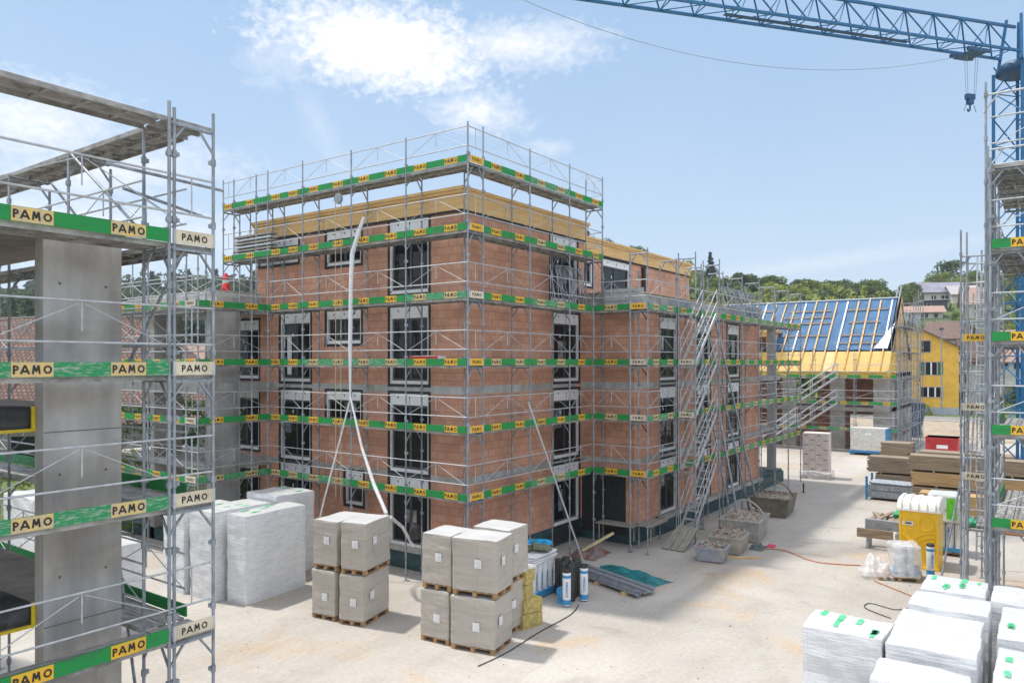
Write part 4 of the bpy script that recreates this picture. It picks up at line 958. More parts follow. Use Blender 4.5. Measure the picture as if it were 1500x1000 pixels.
# wall pole
mb = MB(); mb.tube((0, 0, 0), (-2.0, .95, 5.6), .03, 8); tag(part('steel_tube', mb, steel_l, None, (21.3, 12.35, 0)), 'long bright tube leaning diagonally against the right face scaffold', 'pole')
# skips and tubs
def tub(name, label, cat, pts_top, pts_bot, h, m, fill=None, fillh=.15, group=None, handle=False, rim=.05):
    """pts: four ground corners (world), counter-clockwise"""
    c = sum((Vector(p) for p in pts_bot), Vector((0, 0, 0)))/4; t = thing(name, label, cat, (c.x, c.y, 0), 0, group)
    T = [Vector(p)-c for p in pts_top]; Bt = [Vector(p)-c for p in pts_bot]
    cc = sum(T, Vector((0, 0, 0)))/4; ti = [cc+(p-cc)*.93 for p in T]; bi = [p*.9 for p in Bt]
    mb = MB(); vs = [(p.x, p.y, 0.03) for p in Bt]+[(p.x, p.y, h) for p in T]+[(p.x, p.y, h) for p in ti]+[(p.x, p.y, .08) for p in bi]
    fs = [(3, 2, 1, 0)]
    for i in range(4): j = (i+1) % 4; fs += [(i, j, 4+j, 4+i), (4+i, 4+j, 8+j, 8+i), (8+i, 8+j, 12+j, 12+i)]
    fs.append((12, 13, 14, 15)); mb.add(vs, fs)
    for i in range(4):
        j = (i+1) % 4; a, b = T[i], T[j]; mb.bar((a.x, a.y, h-.03), (b.x, b.y, h-.03), rim, rim)
    part('tub_body', mb, m, t)
    if fill:
        n = 16; vs = []; fs = []
        for i in range(n+1):
            for j in range(n+1):
                u, v = i/n, j/n; p = (ti[0]*(1-u)+ti[1]*u)*(1-v)+(ti[3]*(1-u)+ti[2]*u)*v
                q = p*5; k = noise.noise(q)+.6*noise.noise(q*2.3)+.5*noise.noise(q*5); e = 4*u*(1-u)*4*v*(1-v)
                vs.append((p.x, p.y, h-.12+fillh*min(1, e)*(1+.9*k)))
        for i in range(n):
            for j in range(n): a = i*(n+1)+j; fs.append((a, a+n+1, a+n+2, a+1))
        mb = MB(); mb.add(vs, fs); part('rubble', mb, fill, t)
        for q in range(60):
            u, v = R_.random(), R_.random(); p = (ti[0]*(1-u)+ti[1]*u)*(1-v)+(ti[3]*(1-u)+ti[2]*u)*v; p = cc+(p-cc)*.85
            mb = softbox(R_.uniform(.04, .16), R_.uniform(.03, .10), R_.uniform(.03, .07), .015, 2, q); 
            o = part('debris', mb, R_.choice([conc_l, rubble, wood_g, brick_c, conc, rubble, rubble, conc, wood_n]), t, (p.x, p.y, h-.1+fillh*R_.uniform(.6, 1.1)), R_.uniform(0, 3)); o.rotation_euler.x = R_.uniform(-.5, .5)
    if handle:
        a, b = (T[0]+T[1])/2, (T[2]+T[3])/2; pts = []
        for i in range(13):
            k = i/12; p = a*(1-k)+b*k; pts.append((p.x, p.y, h+.62*sin(pi*k)**.7))
        mb = MB(); mb.path(pts, .035, 8); part('lifting_bow', mb, m, t)
    return t
brick_c = mat('brick_shard', (.40, .18, .11), .9)
def quad(x0, y0, x1, y1, rz=0, k=1.0):
    cx, cy = (x0+x1)/2, (y0+y1)/2; out_ = []
    for (x, y) in ((x0, y0), (x1, y0), (x1, y1), (x0, y1)):
        dx, dy = (x-cx)*k, (y-cy)*k; out_.append((cx+dx*cos(rz)-dy*sin(rz), cy+dx*sin(rz)+dy*cos(rz), 0))
    return out_
tub('waste_skip', 'olive steel crane skip with lifting bow, farthest of the four', 'skip', quad(33.4, 9.4, 35.4, 11.0, .1, 1.04), quad(33.5, 9.5, 35.3, 10.9, .1), .85, skipd, rubble, .08, handle=True)
tub('waste_skip', 'grey crane skip heaped with rubble beside the lift ladder', 'skip', quad(28.2, 9.05, 30.2, 10.5, .12, 1.04), quad(28.3, 9.1, 30.0, 10.4, .12),   .82, skipm, rubble, .25, handle=True)
tub('mortar_tub', 'beige tub heaped with rubble between the blue tub and the grey skip', 'tub', quad(26.05, 8.95, 27.25, 10.05, .1, 1.08), quad(26.1, 9.0, 27.2, 10.0, .1), .62, tubg, rubble, .2)
tub('mortar_tub', 'dirty blue grey tub of rubble, nearest of the skips', 'tub', quad(24.65, 9.05, 25.45, 10.0, .15, 1.1), quad(24.7, 9.1, 25.4, 9.95, .15), .52, tubb, rubble, .12)
mb = MB(); mb.lathe([(.12, 0), (.12, .05), (.06, .08), (.06, .24), (.12, .27), (.12, .32)], 16); e = part('cable_reel', mb, redm, None, (30.0, 11.0, 0)); tag(e, 'small red cable reel on the ground by the stair tower', 'cable reel')
o = put('rag_heap', crumple('r', tarpm, .7, .5, .25, 12, 16).mesh('rag_heap', mat('dark_cloth', (.10, .12, .12), .9))); o.location = (27.6, 8.75, 0); tag(o, 'dark cloth heap beside the beige rubble tub', 'cloth')
o = put('rag_heap', crumple('r', tarpm, .4, .3, .12, 14, 12).mesh('rag_heap', mat('pink_cloth', (.55, .05, .12), .8))); o.location = (28.15, 8.45, 0); tag(o, 'small pink cloth beside the dark heap', 'cloth')
mb = MB(); mb.box(-.6, -.04, 0, .6, .04, .06); tag(part('timber_offcut', mb, wood_n, None, (25.9, 8.7, 0), .0), 'short timber offcut on the ground by the blue grey tub', 'timber'); bpy.data.objects['timber_offcut'].rotation_euler.z = radians(-60)
# cables
def cable(name, label, pts, r, m):
    P_ = [Vector(p) for p in pts]; q = []
    for i in range(len(P_)-1):
        a = P_[max(0, i-1)]; b = P_[i]; c = P_[i+1]; d = P_[min(len(P_)-1, i+2)]
        for k in range(8):
            t = k/8; q.append(.5*((2*b)+(c-a)*t+(2*a-5*b+4*c-d)*t*t+(3*b-a-3*c+d)*t**3))
    q.append(P_[-1]); o0 = q[0].copy(); mb = MB(); mb.path([v-o0 for v in q], r, 5); return tag(put(name, mb.mesh(name, m), None, o0), label, 'cable')
cable('power_cable', 'orange cable snaking over the yard from the skips to the wrapped pallet', [gp(1118, 803, .02), gp(1150, 806, .02), gp(1190, 821, .02), gp(1230, 826, .02), gp(1276, 828, .02)], .018, mat('cable_orange', (.45, .15, .06), .6))
cable('power_cable', 'dark cable curving across the yard below the bitumen rolls', [gp(700, 975, .02), gp(742, 955, .02), gp(790, 925, .02), gp(835, 900, .02), gp(848, 885, .02)], .012, black)
cable('power_cable', 'thin black cable loop lying left of the white packs', [gp(1305, 905, .02), gp(1268, 890, .02), gp(1275, 883, .02), gp(1310, 892, .02), gp(1330, 890, .02)], .012, black)
cable('power_cable', 'orange cable in front of the small pallet', [gp(1280, 850, .02), gp(1310, 862, .02), gp(1340, 874, .02)], .015, mat('cable_orange', (.45, .15, .06), .6))
mb = MB(); mb.tube((0, 0, 0), (0, 0, .5), .04, 8); mb.box(-.12, -.03, .3, .12, .03, .36); mb.lathe([(.1, 0), (.1, .02)], 10); tag(part('ground_stand', mb, tarpm, None, gp(1177, 721)), 'small dark upright stub standing on the open yard', 'stub')
# toilet cabin
tl = thing('portable_toilet', 'yellow portable toilet cabin with ribbed white roof', 'portable toilet', (28.65, 3.58, 0), 0)
w, d, h = 1.3, 1.15, 1.95
mb = MB(); mb.box(-w/2, -d/2, .08, w/2, d/2, h)
part('cabin', mb, toy, tl)
mb = MB(); 
def ring(cy, cz, rad, a0, a1, wd=.05, n=16):
    for i in range(n):
        a = a0+(a1-a0)*i/n; b = a0+(a1-a0)*(i+1)/n
        if abs(cy+rad*cos(a)) > .5 or abs(cy+rad*cos(b)) > .5: continue
        mb.bar((-w/2-.02, cy+rad*cos(a), cz+rad*sin(a)), (-w/2-.02, cy+rad*cos(b), cz+rad*sin(b)), .05, wd)
ring(-.22, 1.5, .22, 0, 2*pi); ring(.25, 1.45, .16, 0, 2*pi)
for r_ in (.45, .6, .75): ring(-.45, .5, r_, .12*pi, .6*pi)
mb.bar((-w/2-.02, .5, 1.15), (-w/2-.02, .1, .75), .05, .05); mb.bar((-w/2-.02, .5, 1.0), (-w/2-.02, .1, .6), .05, .05)
mb.box(-w/2-.03, -d/2, .08, -w/2, -d/2+.06, h); mb.box(-w/2-.03, d/2-.06, .08, -w/2, d/2, h); mb.box(-w/2-.05, -d/2-.03, 0, w/2+.05, d/2+.03, .08)
part('moulding', mb, toy, tl)
mb = MB(); mb.box(-w/2-.035, .15, 1.42, -w/2-.02, .48, 1.56, 0); mb.box(-w/2-.037, .2, 1.46, -w/2-.035, .42, 1.52, 1); part('notice', mb, [white, dframe], tl)
mb = MB(); n = 12; vs = []; fs = []; K = 18
for i in range(K+1):
    y = -d/2-.06+(d+.12)*i/K; bump_ = 1+(.10 if i % 4 in (1, 2) else 0)
    for j in range(n+1):
        a = pi*j/n; vs.append((-(w/2+.06)*cos(a)*(1 if 0 < j < n else 1), y, h+.02+.34*(sin(a)**.6)*bump_*(1 if 0 < i < K else .8)))
for i in range(K):
    for j in range(n): a = i*(n+1)+j; fs.append((a, a+1, a+n+2, a+n+1))
fs.append(tuple(range(n, -1, -1))); fs.append(tuple(K*(n+1)+j for j in range(n+1)))
mb.add(vs, fs, 0, True)
for y in (-.5, -.25, 0, .25, .5):
    mb.path([(-(w/2+.07)*cos(pi*j/12), y, h+.03+.36*(sin(pi*j/12)**.6)) for j in range(13)], .022, 6)
mb.box(-w/2-.08, -d/2-.08, h-.05, w/2+.08, d/2+.08, h+.02); part('roof', mb, tow, tl)
# wrapped rolls right of the toilet
wp = thing('roll_bundle', 'tall pallet of sleeved rolls under clear film right of the toilet', 'roll bundle', (31.0, 3.05, 0))
part('pallet', pallet_mb(1.1, 1.1), palletw, wp)
for i in range(4):
    for j in range(4):
        mb = MB(); mb.lathe([(.13, .0), (.135, .98), (.11, 1.02)], 14); part('roll', mb, wrapw, wp, (-.4+.27*i, -.4+.27*j, .14))
mb = MB(); mb.box(-.56, -.56, .16, .56, .56, .3); part('blue_film', mb, bluep, wp)
mb = MB(); add_text(mb, 'SOPREMA', .13, .1, -.55, .75, 0, .002, 1, vertical=True, M=Matrix.Rotation(-pi/2, 4, 'Z')); part('lettering', mb, bluep, wp)
wrapped('foam_pack', 'white pack with bright green label on top of the rolls by the toilet', 'foam pack', (31.0, 3.05, 1.19), 1.15, 1.15, .95, wrapw, pal=False, top=wrapt, group=None)
mb = MB(); mb.box(-.625, -.35, .12, -.61, -.05, .85); tag(part('green_label', mb, mat('lime_print', (.12, .55, .03), .6), [o for o in bpy.data.objects if o.get('label', '').startswith('white pack with bright green')][0]))
# small pallet with wrapped rolls
sp = thing('roll_bundle', 'small group of sleeved rolls under loose clear film on a low pallet', 'roll bundle', (26.45, 4.0, 0), radians(20))
part('pallet', pallet_mb(.9, 1.15), palletw, sp)
for i in range(3):
    for j in range(2):
        mb = MB(); mb.lathe([(.12, .0), (.125, .9), (.1, .94)], 14); part('roll', mb, wrapw, sp, (-.2+.24*i, -.35+.24*j, .14))
mb = MB(); mb.lathe([(.36, .16), (.36, .3)], 16, c=(.04, -.25, 0)); part('blue_film', mb, bluep, sp)
part('clear_film', softbox(.95, .85, .98, .05, 12, 31, .12), film2, sp, (0, -.22, .15))
part('clear_film', crumple('f', film2, 1.0, .9, .75, 33, 20, 1.5), film2, sp, (0, .6, .1))
roll('bitumen_roll', 'single sleeved roll standing in front of the yellow toilet cabin', (27.3, 3.15, 0))
wb = thing('gas_burner', 'small black and blue burner trolley at the foot of the toilet cabin', 'trolley', (26.9, 3.5, 0))
mb = MB(); mb.box(-.2, -.12, .1, .2, .12, .16); mb.tube((0, -.15, .1), (0, .15, .1), .09, 12); mb.box(-.1, -.1, .16, .12, .1, .34); part('frame', mb, black, wb)
mb = MB(); mb.tube((-.2, 0, .16), (-.35, .1, .45), .015); mb.tube((-.35, -.1, .45), (-.35, .12, .45), .015); part('handle', mb, bluem, wb)
# beams on trestles
bt = thing('beam_stack', 'grey and brown boards laid on a trestle behind the small pallet', 'boards', (30.3, 4.95, 0), radians(90))
mb = MB(); mb.box(-.5, -.12, .5, .7, .12, .85); part('grey_board', mb, mat('grey_slab', (.30, .31, .34), .6), bt, (0, -.2, .15))
mb = MB(); mb.box(-.3, -.05, .3, .9, .06, .62); part('brown_board', mb, wood_g, bt, (0, .3, .1))
mb = MB(); mb.box(-.45, -.3, 0, -.37, .35, .65); mb.box(.5, -.3, 0, .58, .35, .4); part('trestle', mb, steel, bt)
# lumber
def lumber(label, x, y, L, W, H_, rz, m, n=5, z=0, straps=2):
    t = thing('lumber_pile', label, 'lumber pile', (x, y, z), rz, 'lumber piles')
    rows = max(2, int(H_/.07)); hh = H_/rows
    for r in range(rows):
        mb = MB(); xx = -W/2; gap = .0
        for k in range(n):
            ww = W/n; o = R_.uniform(-.14, .14); mb.box(xx+.008, -L/2+o, .1+r*hh, xx+ww-.008, L/2+o*.6, .1+(r+1)*hh-.01)
            xx += ww
        part('plank_layer', mb, m, t)
    for k in range(2):
        y0 = (-.3+.6*k)*L; mb = MB(); mb.box(-W/2, y0-.04, 0, W/2, y0+.04, .098); part('bearer', mb, wood_g, t)
    return t
lumber('long weathered planks, bottom of the tall lumber stack', 39.8, 2.8, 5.0, 1.1, .95, 0, wood_gy)
lumber('brownish plank bundle in the middle of the tall lumber stack', 39.8, 2.8, 5.0, 1.0, .6, 0, wood_ny, z=1.05)
lumber('fresh plank bundle lowest and nearest behind the green pipes', 38.2, 2.6, 4.4, 1.0, .95, 0, wood_ny)
lumber('weathered bundle on top of the tall lumber stack', 39.8, 2.9, 5.0, 1.0, .65, 0, wood_gy, z=1.76)
lumber('grey plank bundle standing alone behind the steel basket', 43.5, 6.35, 3.0, 1.0, .8, 0, wood_gy, z=1.0)
lumber('low plank bundle beneath the grey bundle behind the steel basket', 43.5, 6.2, 2.6, 1.0, .9, 0, wood_gy)
lumber('dark log like stack of blocks by the red container', 50.5, 7.6, 1.6, 1.4, 1.9, 0, wood_gy, n=8)
lumber('far bundle right of the red container', 50.5, 3.6, 5.5, 1.4, 1.5, 0, wood_gy, n=7)
for i in range(6):
    mb = MB(); mb.box(-1.1, -.09, 0, 1.1, .09, .06)
    o = tag(part('loose_plank', mb, wood_g, None, (35.9+R_.uniform(-.2, .2), 6.3-.22*i, .07*(i % 3)), R_.uniform(-.3, .3)+.1), 'loose weathered plank in the small heap left of the toilet', 'plank', 'loose planks on the yard')
# pipes
for r in range(3):
    for k in range(6):
        mb = MB(); mb.tube((0, -2.3, 0), (0, 2.3, 0), .062, 10); mb.tube((0, 2.1, 0), (0, 2.3, 0), .075, 10)
        c_ = (r == 0 and k < 6)
        tag(part('plastic_pipe', mb, opipe if c_ else gpipe, None, (35.6+.14*k+(r % 2)*.07, 3.2, .07+.125*r)), 'orange drain pipe at the bottom of the pipe stack' if c_ else 'green plastic pipe in the stack before the lumber', 'pipe', 'orange drain pipes' if c_ else 'green plastic pipes')
# steel basket
bk = thing('steel_basket', 'grey steel stillage with blue corner posts full of scaffold parts', 'stillage', (41.4, 6.45, 0))
for (x, y) in ((-.7, -1.05), (.7, -1.05), (-.7, 1.05), (.7, 1.05)):
    mb = MB(); mb.box(x-.05, y-.05, 0, x+.05, y+.05, 1.15); part('corner_post', mb, bluem, bk)
mb = MB(); mb.box(-.7, -1, .12, .7, 1, .2); mb.box(-.72, -1, .2, -.68, 1, .45); mb.box(-.72, -1, .5, -.68, 1, .75); mb.box(.68, -1, .2, .72, 1, .75); part('side_panel', mb, steel, bk)
for i in range(9):
    mb = MB(); mb.tube((-.6+.14*i, -.95, .82), (-.6+.14*i, .95, .84), .05, 7); part('steel_part', mb, steel, bk)
# blue container
bc = thing('tool_container', 'blue framed grey metal tool container before the half roofed house', 'container', (59.7, 10.9, 0))
mb = MB(); mb.box(-.05, -1.2, .35, 1.6, 1.2, 2.0, 1); mb.box(-.03, -1.215, .3, 1.6, -1.2, 2.0, 0); mb.box(-.07, -1.22, .3, .06, -1.15, 2.0, 0); mb.box(-.06, -1.15, 1.05, -.05, 1.15, 1.95, 1); mb.box(-.06, -1.15, .4, -.05, 1.15, .98, 1); part('body', mb, [bluem, mat('pale_container', (.55, .55, .52), .6, .1)], bc)
mb = MB(); mb.box(-.075, -1.26, .2, 1.6, 1.26, .36); part('base_frame', mb, bluem, bc)
for y in (-1.15, 1.15):
    mb = MB(); mb.box(0, y-.12, 0, .2, y+.12, .2); part('foot', mb, bluem, bc)
mb = MB(); mb.box(-.075, -.2, 1.5, -.06, .2, 1.65); part('notice', mb, white, bc)
# red container
rc = thing('red_skip', 'red waste container with white marks behind the lumber', 'skip', (60.5, 6.3, 0))
mb = MB(); mb.box(0, -1.0, .1, 2, 1.0, 1.5); mb.box(-.05, -1.05, 1.4, 2.05, 1.05, 1.5); 
for y in (-.6, 0, .6): mb.box(-.05, y-.04, .1, 0, y+.04, 1.4)
part('body', mb, redm, rc)
mb = MB(); mb.box(-.062, -.4, .75, -.051, .3, 1.0); part('white_mark', mb, white, rc)
# pallet of clay blocks
bp = thing('block_pallet', 'tall pallet of pale printed building blocks with film round its foot', 'block pallet', (46.6, 11.3, 0), radians(5))
part('pallet', pallet_mb(1.2, 1.5), palletw, bp)
blk = mat('pale_block', (.58, .50, .47), .85, 0, .1, 5)
for r in range(9):
    mb = MB()
    for k in range(4):
        y0 = -.72+.36*k+(.0 if r % 2 else .0); mb.box(-.55, y0+.004, .15+.28*r, .55, y0+.352, .425+.28*r, 0)
        if (r+k) % 2: mb.box(-.553, y0+.06, .27+.28*r, -.55, y0+.28, .31+.28*r, 1)
        if (r*3+k) % 5 == 0: mb.box(-.553, y0+.1, .33+.28*r, -.55, y0+.2, .37+.28*r, 2)
    part('block_course', mb, [blk, mat('print_maroon', (.18, .05, .07)), mat('lime_print', (.12, .55, .03), .6)], bp)
part('film_skirt', softbox(1.5, 1.8, .45, .07, 12, 55, .1), film2, bp, (0, 0, 0))
# box on the deck and pulley ropes, rubbish chute
mb = softbox(.4, 1.2, .28, .012, 5, 3); tag(part('cardboard_box', mb, [mat('pink_white_box', (.70, .60, .60), .7)], None, (17.35, 16.0-.25, 6.76)), 'pink and white carton lying on the scaffold deck by a window', 'carton')
mb = MB(); mb.box(-.204, -.6, .14, -.203, .6, .27); part('red_print', mb, redm, bpy.data.objects['cardboard_box'])
pu = thing('rope_pulley', 'pulley wheel with two hanging ropes before the left face', 'pulley', (16.9, 19.35, 12.3))
mb = MB(); mb.tube((-.05, 0, 0), (.05, 0, 0), .17, 18); part('wheel', mb, steel, pu)
mb = MB(); mb.tube((0, 0, .1), (0, 0, .5), .012); part('hook', mb, steel, pu)
for y in (-.14, .14):
    mb = MB(); mb.tube((0, y, 0), (0, y*.9, -10.0), .014, 5); part('rope', mb, ropem, pu)
# film hose
hz_ = [(533, 318, 16.95), (524, 345, 16.9), (516, 372, 16.85), (514, 420, 16.7), (513, 500, 16.6), (513, 580, 16.5), (530, 655, 16.2), (548, 710, 15.9), (566, 752, 15.6)]
def onX(px, py, X): t = (px-750)/F; d = X/(CA+SA*t); return at(px, py, d)
pts = [onX(*p) for p in hz_]; o0 = pts[0].copy(); mb = MB()
for (a, b, i) in zip(pts, pts[1:], range(9)):
    rads = [.05, .07, .08, .07, .07, .03, .045, .06, .06, .03]; mb.tube(a-o0, b-o0, rads[i], 10, 0, rads[i+1], cap=False)
fh = put('film_hose', mb.mesh('film_hose', film), None, o0); tag(fh, 'long white film hose hanging down the left face from the roof edge', 'film hose')
pts = [onX(*p) for p in ((513, 585, 16.5), (495, 655, 16.3), (474, 735, 16.0), (468, 760, 15.9))]; o0 = pts[0].copy(); mb = MB(); mb.path([p-o0 for p in pts], .03, 6)
tag(put('guy_rope', mb.mesh('guy_rope', film), None, o0), 'pale rope slanting down to the left of the film hose', 'rope')
pts = [onX(*p) for p in ((572, 757, 15.6), (590, 772, 16.6), (600, 790, 17.0), (606, 800, 17.05))]; o0 = pts[0].copy(); mb = MB(); mb.path([p-o0 for p in pts], .05, 6)
tag(put('film_strip', mb.mesh('film_strip', film), None, o0), 'torn white film strip strung from pallet to scaffold', 'film')
o = put('waste_bag', softbox(.3, .3, .5, .07, 8, 77, .12).mesh('waste_bag', tarpm)); o.location = (17.15, 16.1, 1.35); tag(o, 'black bag hanging on the scaffold by the ground floor door', 'bag')
# leaning scaffold frames stored on the decks
fr0 = None
def frame_(loc, rz, rx, lab, grp):
    global fr0
    if fr0 is None:
        mb = MB(); mb.tube((0, 0, 0), (0, 0, 1.6), .024); mb.tube((.7, 0, 0), (.7, 0, 1.6), .024); mb.tube((0, 0, 1.55), (.7, 0, 1.55), .02); mb.bar((0, 0, 1.2), (.22, 0, 1.53), .03, .03); mb.bar((.7, 0, 1.2), (.48, 0, 1.53), .03, .03); mb.tube((0, 0, .5), (.7, 0, .5), .018)
        fr0 = mb.mesh('scaffold_frame', steel)
    o = put('spare_frame', fr0, None, loc); o.rotation_euler = (rx, 0, rz); tag(o, lab, 'spare frame', grp)
for i in range(7): frame_((22.3+.28*i, 14.15+.05*(i % 2), 8.76), R_.uniform(-.3, .5), R_.uniform(-.3, -.1), 'spare scaffold frame leaning on the deck by the upper corner door', 'spare frames on the deck')
for i in range(9): frame_((33.2+.5*i, 11.85, 8.76), R_.uniform(-.2, .2), -.25, 'spare scaffold frame leaning on the wing parapet', 'spare frames by the parapet')
for (x, L_, z0_, lab) in ((24.9, 0, 8.76, 'x'),):
    sh = thing('board_stack', 'stack of grey metal decks on edge at the wing corner', 'deck stack', (25.0, 13.7, 8.8), -pi/2)
    for i in range(5):
        mb = MB(); mb.box(0, -.03, .16*i, 1.6, .03, .16*i+.14); part('stored_deck', mb, steel_l, sh)
sh = thing('board_stack', 'stack of grey metal decks on the wing scaffold before the parapet', 'deck stack', (27.2, 12.1, 8.8), 0)
for i in range(4):
    mb = MB(); mb.box(0, -.03, .14*i, 2.2, .03, .14*i+.12); part('stored_deck', mb, steel, sh)
sh = thing('board_stack', 'far stack of grey decks on the wing scaffold', 'deck stack', (36.0, 12.1, 8.8), 0)
for i in range(5):
    mb = MB(); mb.box(0, -.03, .16*i, 2.8, .03, .16*i+.14); part('stored_deck', mb, steel, sh)
# stored panels high at the left of the attic
sh = thing('panel_stack', 'stack of pale panels and tubes stored on the upper left deck', 'panels', (17.35, 23.2, 10.78), pi/2)
for i in range(7):
    mb = MB(); mb.box(0, -.04+.01*(i % 2), .13*i, 2.3, .3, .13*i+.07); part('panel', mb, steel_l if i % 2 else wood_d, sh)
cn = thing('gas_canister', 'red canister with pale and green bands on the balcony roof', 'canister', (16.6, 25.3, 9.5))
cn.scale = (.68, .68, .68)
mb = MB(); mb.lathe([(.2, 0), (.22, .05), (.22, .42), (.17, .46)], 16); part('lower_body', mb, mat('bright_red', (.65, .02, .02), .4), cn)
mb = MB(); mb.lathe([(.17, .46), (.19, .5), (.19, .62), (.15, .66)], 16); part('middle_band', mb, mat('pale_green_band', (.4, .55, .45), .5), cn)
mb = MB(); mb.lathe([(.15, .66), (.19, .72), (.17, .88), (.09, .95), (.09, 1.02)], 16); part('cap', mb, mat('bright_red', (.65, .02, .02), .4), cn)

# ---------------------------------------------------------------- tower crane
cr = thing('tower_crane', 'blue tower crane with lattice jib reaching across the upper right sky', 'crane', at(1494, 530, 38) - Vector((0, 0, H)), 0)
CRL = Vector(cr.location); fwv = Vector((CA, SA, 0)); rtv = Vector((SA, -CA, 0))
jd = (rtv*-20.7 + fwv*-5.95).normalized(); js = Vector((0, 0, 1)).cross(jd)
def lattice(name, p, q, s, m, panel=1.7, r=.055):
    pass
mw = .8
def M4(sx, sy): return jd*sx*mw + js*sy*mw
for (sx, sy) in ((-1, -1), (1, -1), (1, 1), (-1, 1)):
    mb = MB(); o = M4(sx, sy); mb.bar(o, o+Vector((0, 0, 21.6)), .15, .15); part('mast_leg', mb, cblue, cr)
cs = [(-1, -1), (1, -1), (1, 1), (-1, 1)]
for f_ in range(4):
    mb = MB(); a, b = M4(*cs[f_]), M4(*cs[(f_+1) % 4]); z = .4; k = 0; st_ = 1.35
    while z < 21.2:
        p, q = (a, b) if k % 2 else (b, a); mb.tube(p+Vector((0, 0, z)), q+Vector((0, 0, z+st_)), .035, 5)
        if k % 2: mb.tube(a+Vector((0, 0, z)), b+Vector((0, 0, z)), .03, 5)
        z += st_; k += 1
    part('mast_bracing', mb, cblue, cr)
ZJ = 22.35; TOP = 1.45; JL = 36
mb = MB(); mb.lathe([(.9, 21.4), (1.05, 21.5), (1.05, 21.8), (.8, 22.0)], 24); part('slewing_ring', mb, mat('dark_crane_blue', (.01, .07, .16), .5), cr)
mb = MB(); c0 = js*0; 
for sx, sy in cs: mb.bar(M4(sx, sy)*.8+Vector((0, 0, 21.9)), M4(sx, sy)*.5+Vector((0, 0, 24.3)), .14, .14)
part('tower_head', mb, cblue, cr)
mb = MB(); cb = rtv*1.4+fwv*-.9; mb.box(-.65, -.8, 19.9, .65, .8, 22.0, 0); mb.box(-.67, -.7, 20.7, -.65, .7, 21.8, 1); mb.box(-.6, -.82, 20.7, .6, -.8, 21.8, 1)
e = part('cab', mb, [mat('cab_green', (.10, .16, .13), .4), glass], cr, cb+rtv*-.1, A)
for s_ in (-1, 1):
    mb = MB(); mb.bar(jd*.6+js*.55*s_+Vector((0, 0, ZJ)), jd*JL+js*.55*s_+Vector((0, 0, ZJ)), .1, .12); part('jib_lower_chord', mb, cblue, cr)
mb = MB(); mb.bar(jd*.3+Vector((0, 0, ZJ+TOP)), jd*JL+Vector((0, 0, ZJ+TOP)), .12, .12); part('jib_top_chord', mb, cblue, cr)
x = 1.2; k = 0; lc = None
while x < JL-1.7:
    mb = MB()
    ap = jd*(x+.85)+Vector((0, 0, ZJ+TOP)) - jd*x
    for s_ in (-1, 1):
        lo0 = js*.55*s_+Vector((0, 0, ZJ)); lo1 = lo0+jd*1.7
        mb.tube(lo0, ap, .04, 5); mb.tube(lo1, ap, .03, 5)
    mb.tube(js*.55+Vector((0, 0, ZJ)), js*-.55+Vector((0, 0, ZJ)), .03, 5); mb.tube(js*.55+Vector((0, 0, ZJ)), js*-.55+jd*1.7+Vector((0, 0, ZJ)), .025, 5)
    if lc is None: lc = mb.mesh('jib_bracing', cblue)
    put('jib_bracing', lc, cr, jd*x); x += 1.7
mb = MB(); mb.bar(jd*-.5+js*.5+Vector((0, 0, ZJ)), jd*-9+js*.5+Vector((0, 0, ZJ)), .12, .2); mb.bar(jd*-.5-js*.5+Vector((0, 0, ZJ)), jd*-9-js*.5+Vector((0, 0, ZJ)), .12, .2)
for i in range(6): mb.bar(jd*(-1.5*i-.6)+js*.5+Vector((0, 0, ZJ)), jd*(-1.5*i-.6)-js*.5+Vector((0, 0, ZJ)), .08, .08)
part('counter_jib', mb, cblue, cr)
mb = MB(); mb.bar(jd*7+Vector((0, 0, ZJ-.1)), jd*17+Vector((0, 0, ZJ-.04)), .22, .04); part('jib_walkway', mb, mat('dark_crane_blue', (.01, .07, .16), .5), cr)
xt = 3.2
mb = MB(); mb.bar(jd*(xt-.7)+js*.5+Vector((0, 0, ZJ-.22)), jd*(xt+.7)+js*.5+Vector((0, 0, ZJ-.22)), .12, .16); mb.bar(jd*(xt-.7)-js*.5+Vector((0, 0, ZJ-.22)), jd*(xt+.7)-js*.5+Vector((0, 0, ZJ-.22)), .12, .16); mb.bar(jd*xt+js*.55+Vector((0, 0, ZJ-.3)), jd*xt-js*.55+Vector((0, 0, ZJ-.3)), .9, .08)
tr_ = part('trolley', mb, mat('dark_crane_blue', (.01, .07, .16), .5), cr)
hk = 20.1
mb = MB()
for a in (-.35, .35):
    mb.tube(jd*(xt+a)+Vector((0, 0, ZJ-.3)), jd*(xt+a*.7)+Vector((0, 0, hk)), .012, 5)
    mb.tube(jd*(xt+a)+js*.15+Vector((0, 0, ZJ-.3)), jd*(xt+a*.7)+js*.1+Vector((0, 0, hk)), .012, 5)
part('hoist_rope', mb, steel, cr)
mb = MB(); mb.bar(jd*(xt-.24)+Vector((0, 0, hk-.12)), jd*(xt+.24)+Vector((0, 0, hk-.12)), .2, .26); mb.bar(jd*(xt-.15)+Vector((0, 0, hk-.36)), jd*(xt+.15)+Vector((0, 0, hk-.36)), .2, .26)
mb.path([jd*xt+Vector((0, 0, hk-.5)), jd*xt+Vector((0, 0, hk-.75)), jd*(xt+.1)+Vector((0, 0, hk-.85)), jd*(xt+.16)+Vector((0, 0, hk-.72))], .04, 6)
for a in (-1, 1): mb.tube(jd*(xt+.25*a)+Vector((0, 0, hk-.5)), jd*(xt+.38*a)+Vector((0, 0, hk-.85)), .015, 5)
part('hook_block', mb, mat('dark_crane_blue', (.01, .07, .16), .5), cr)
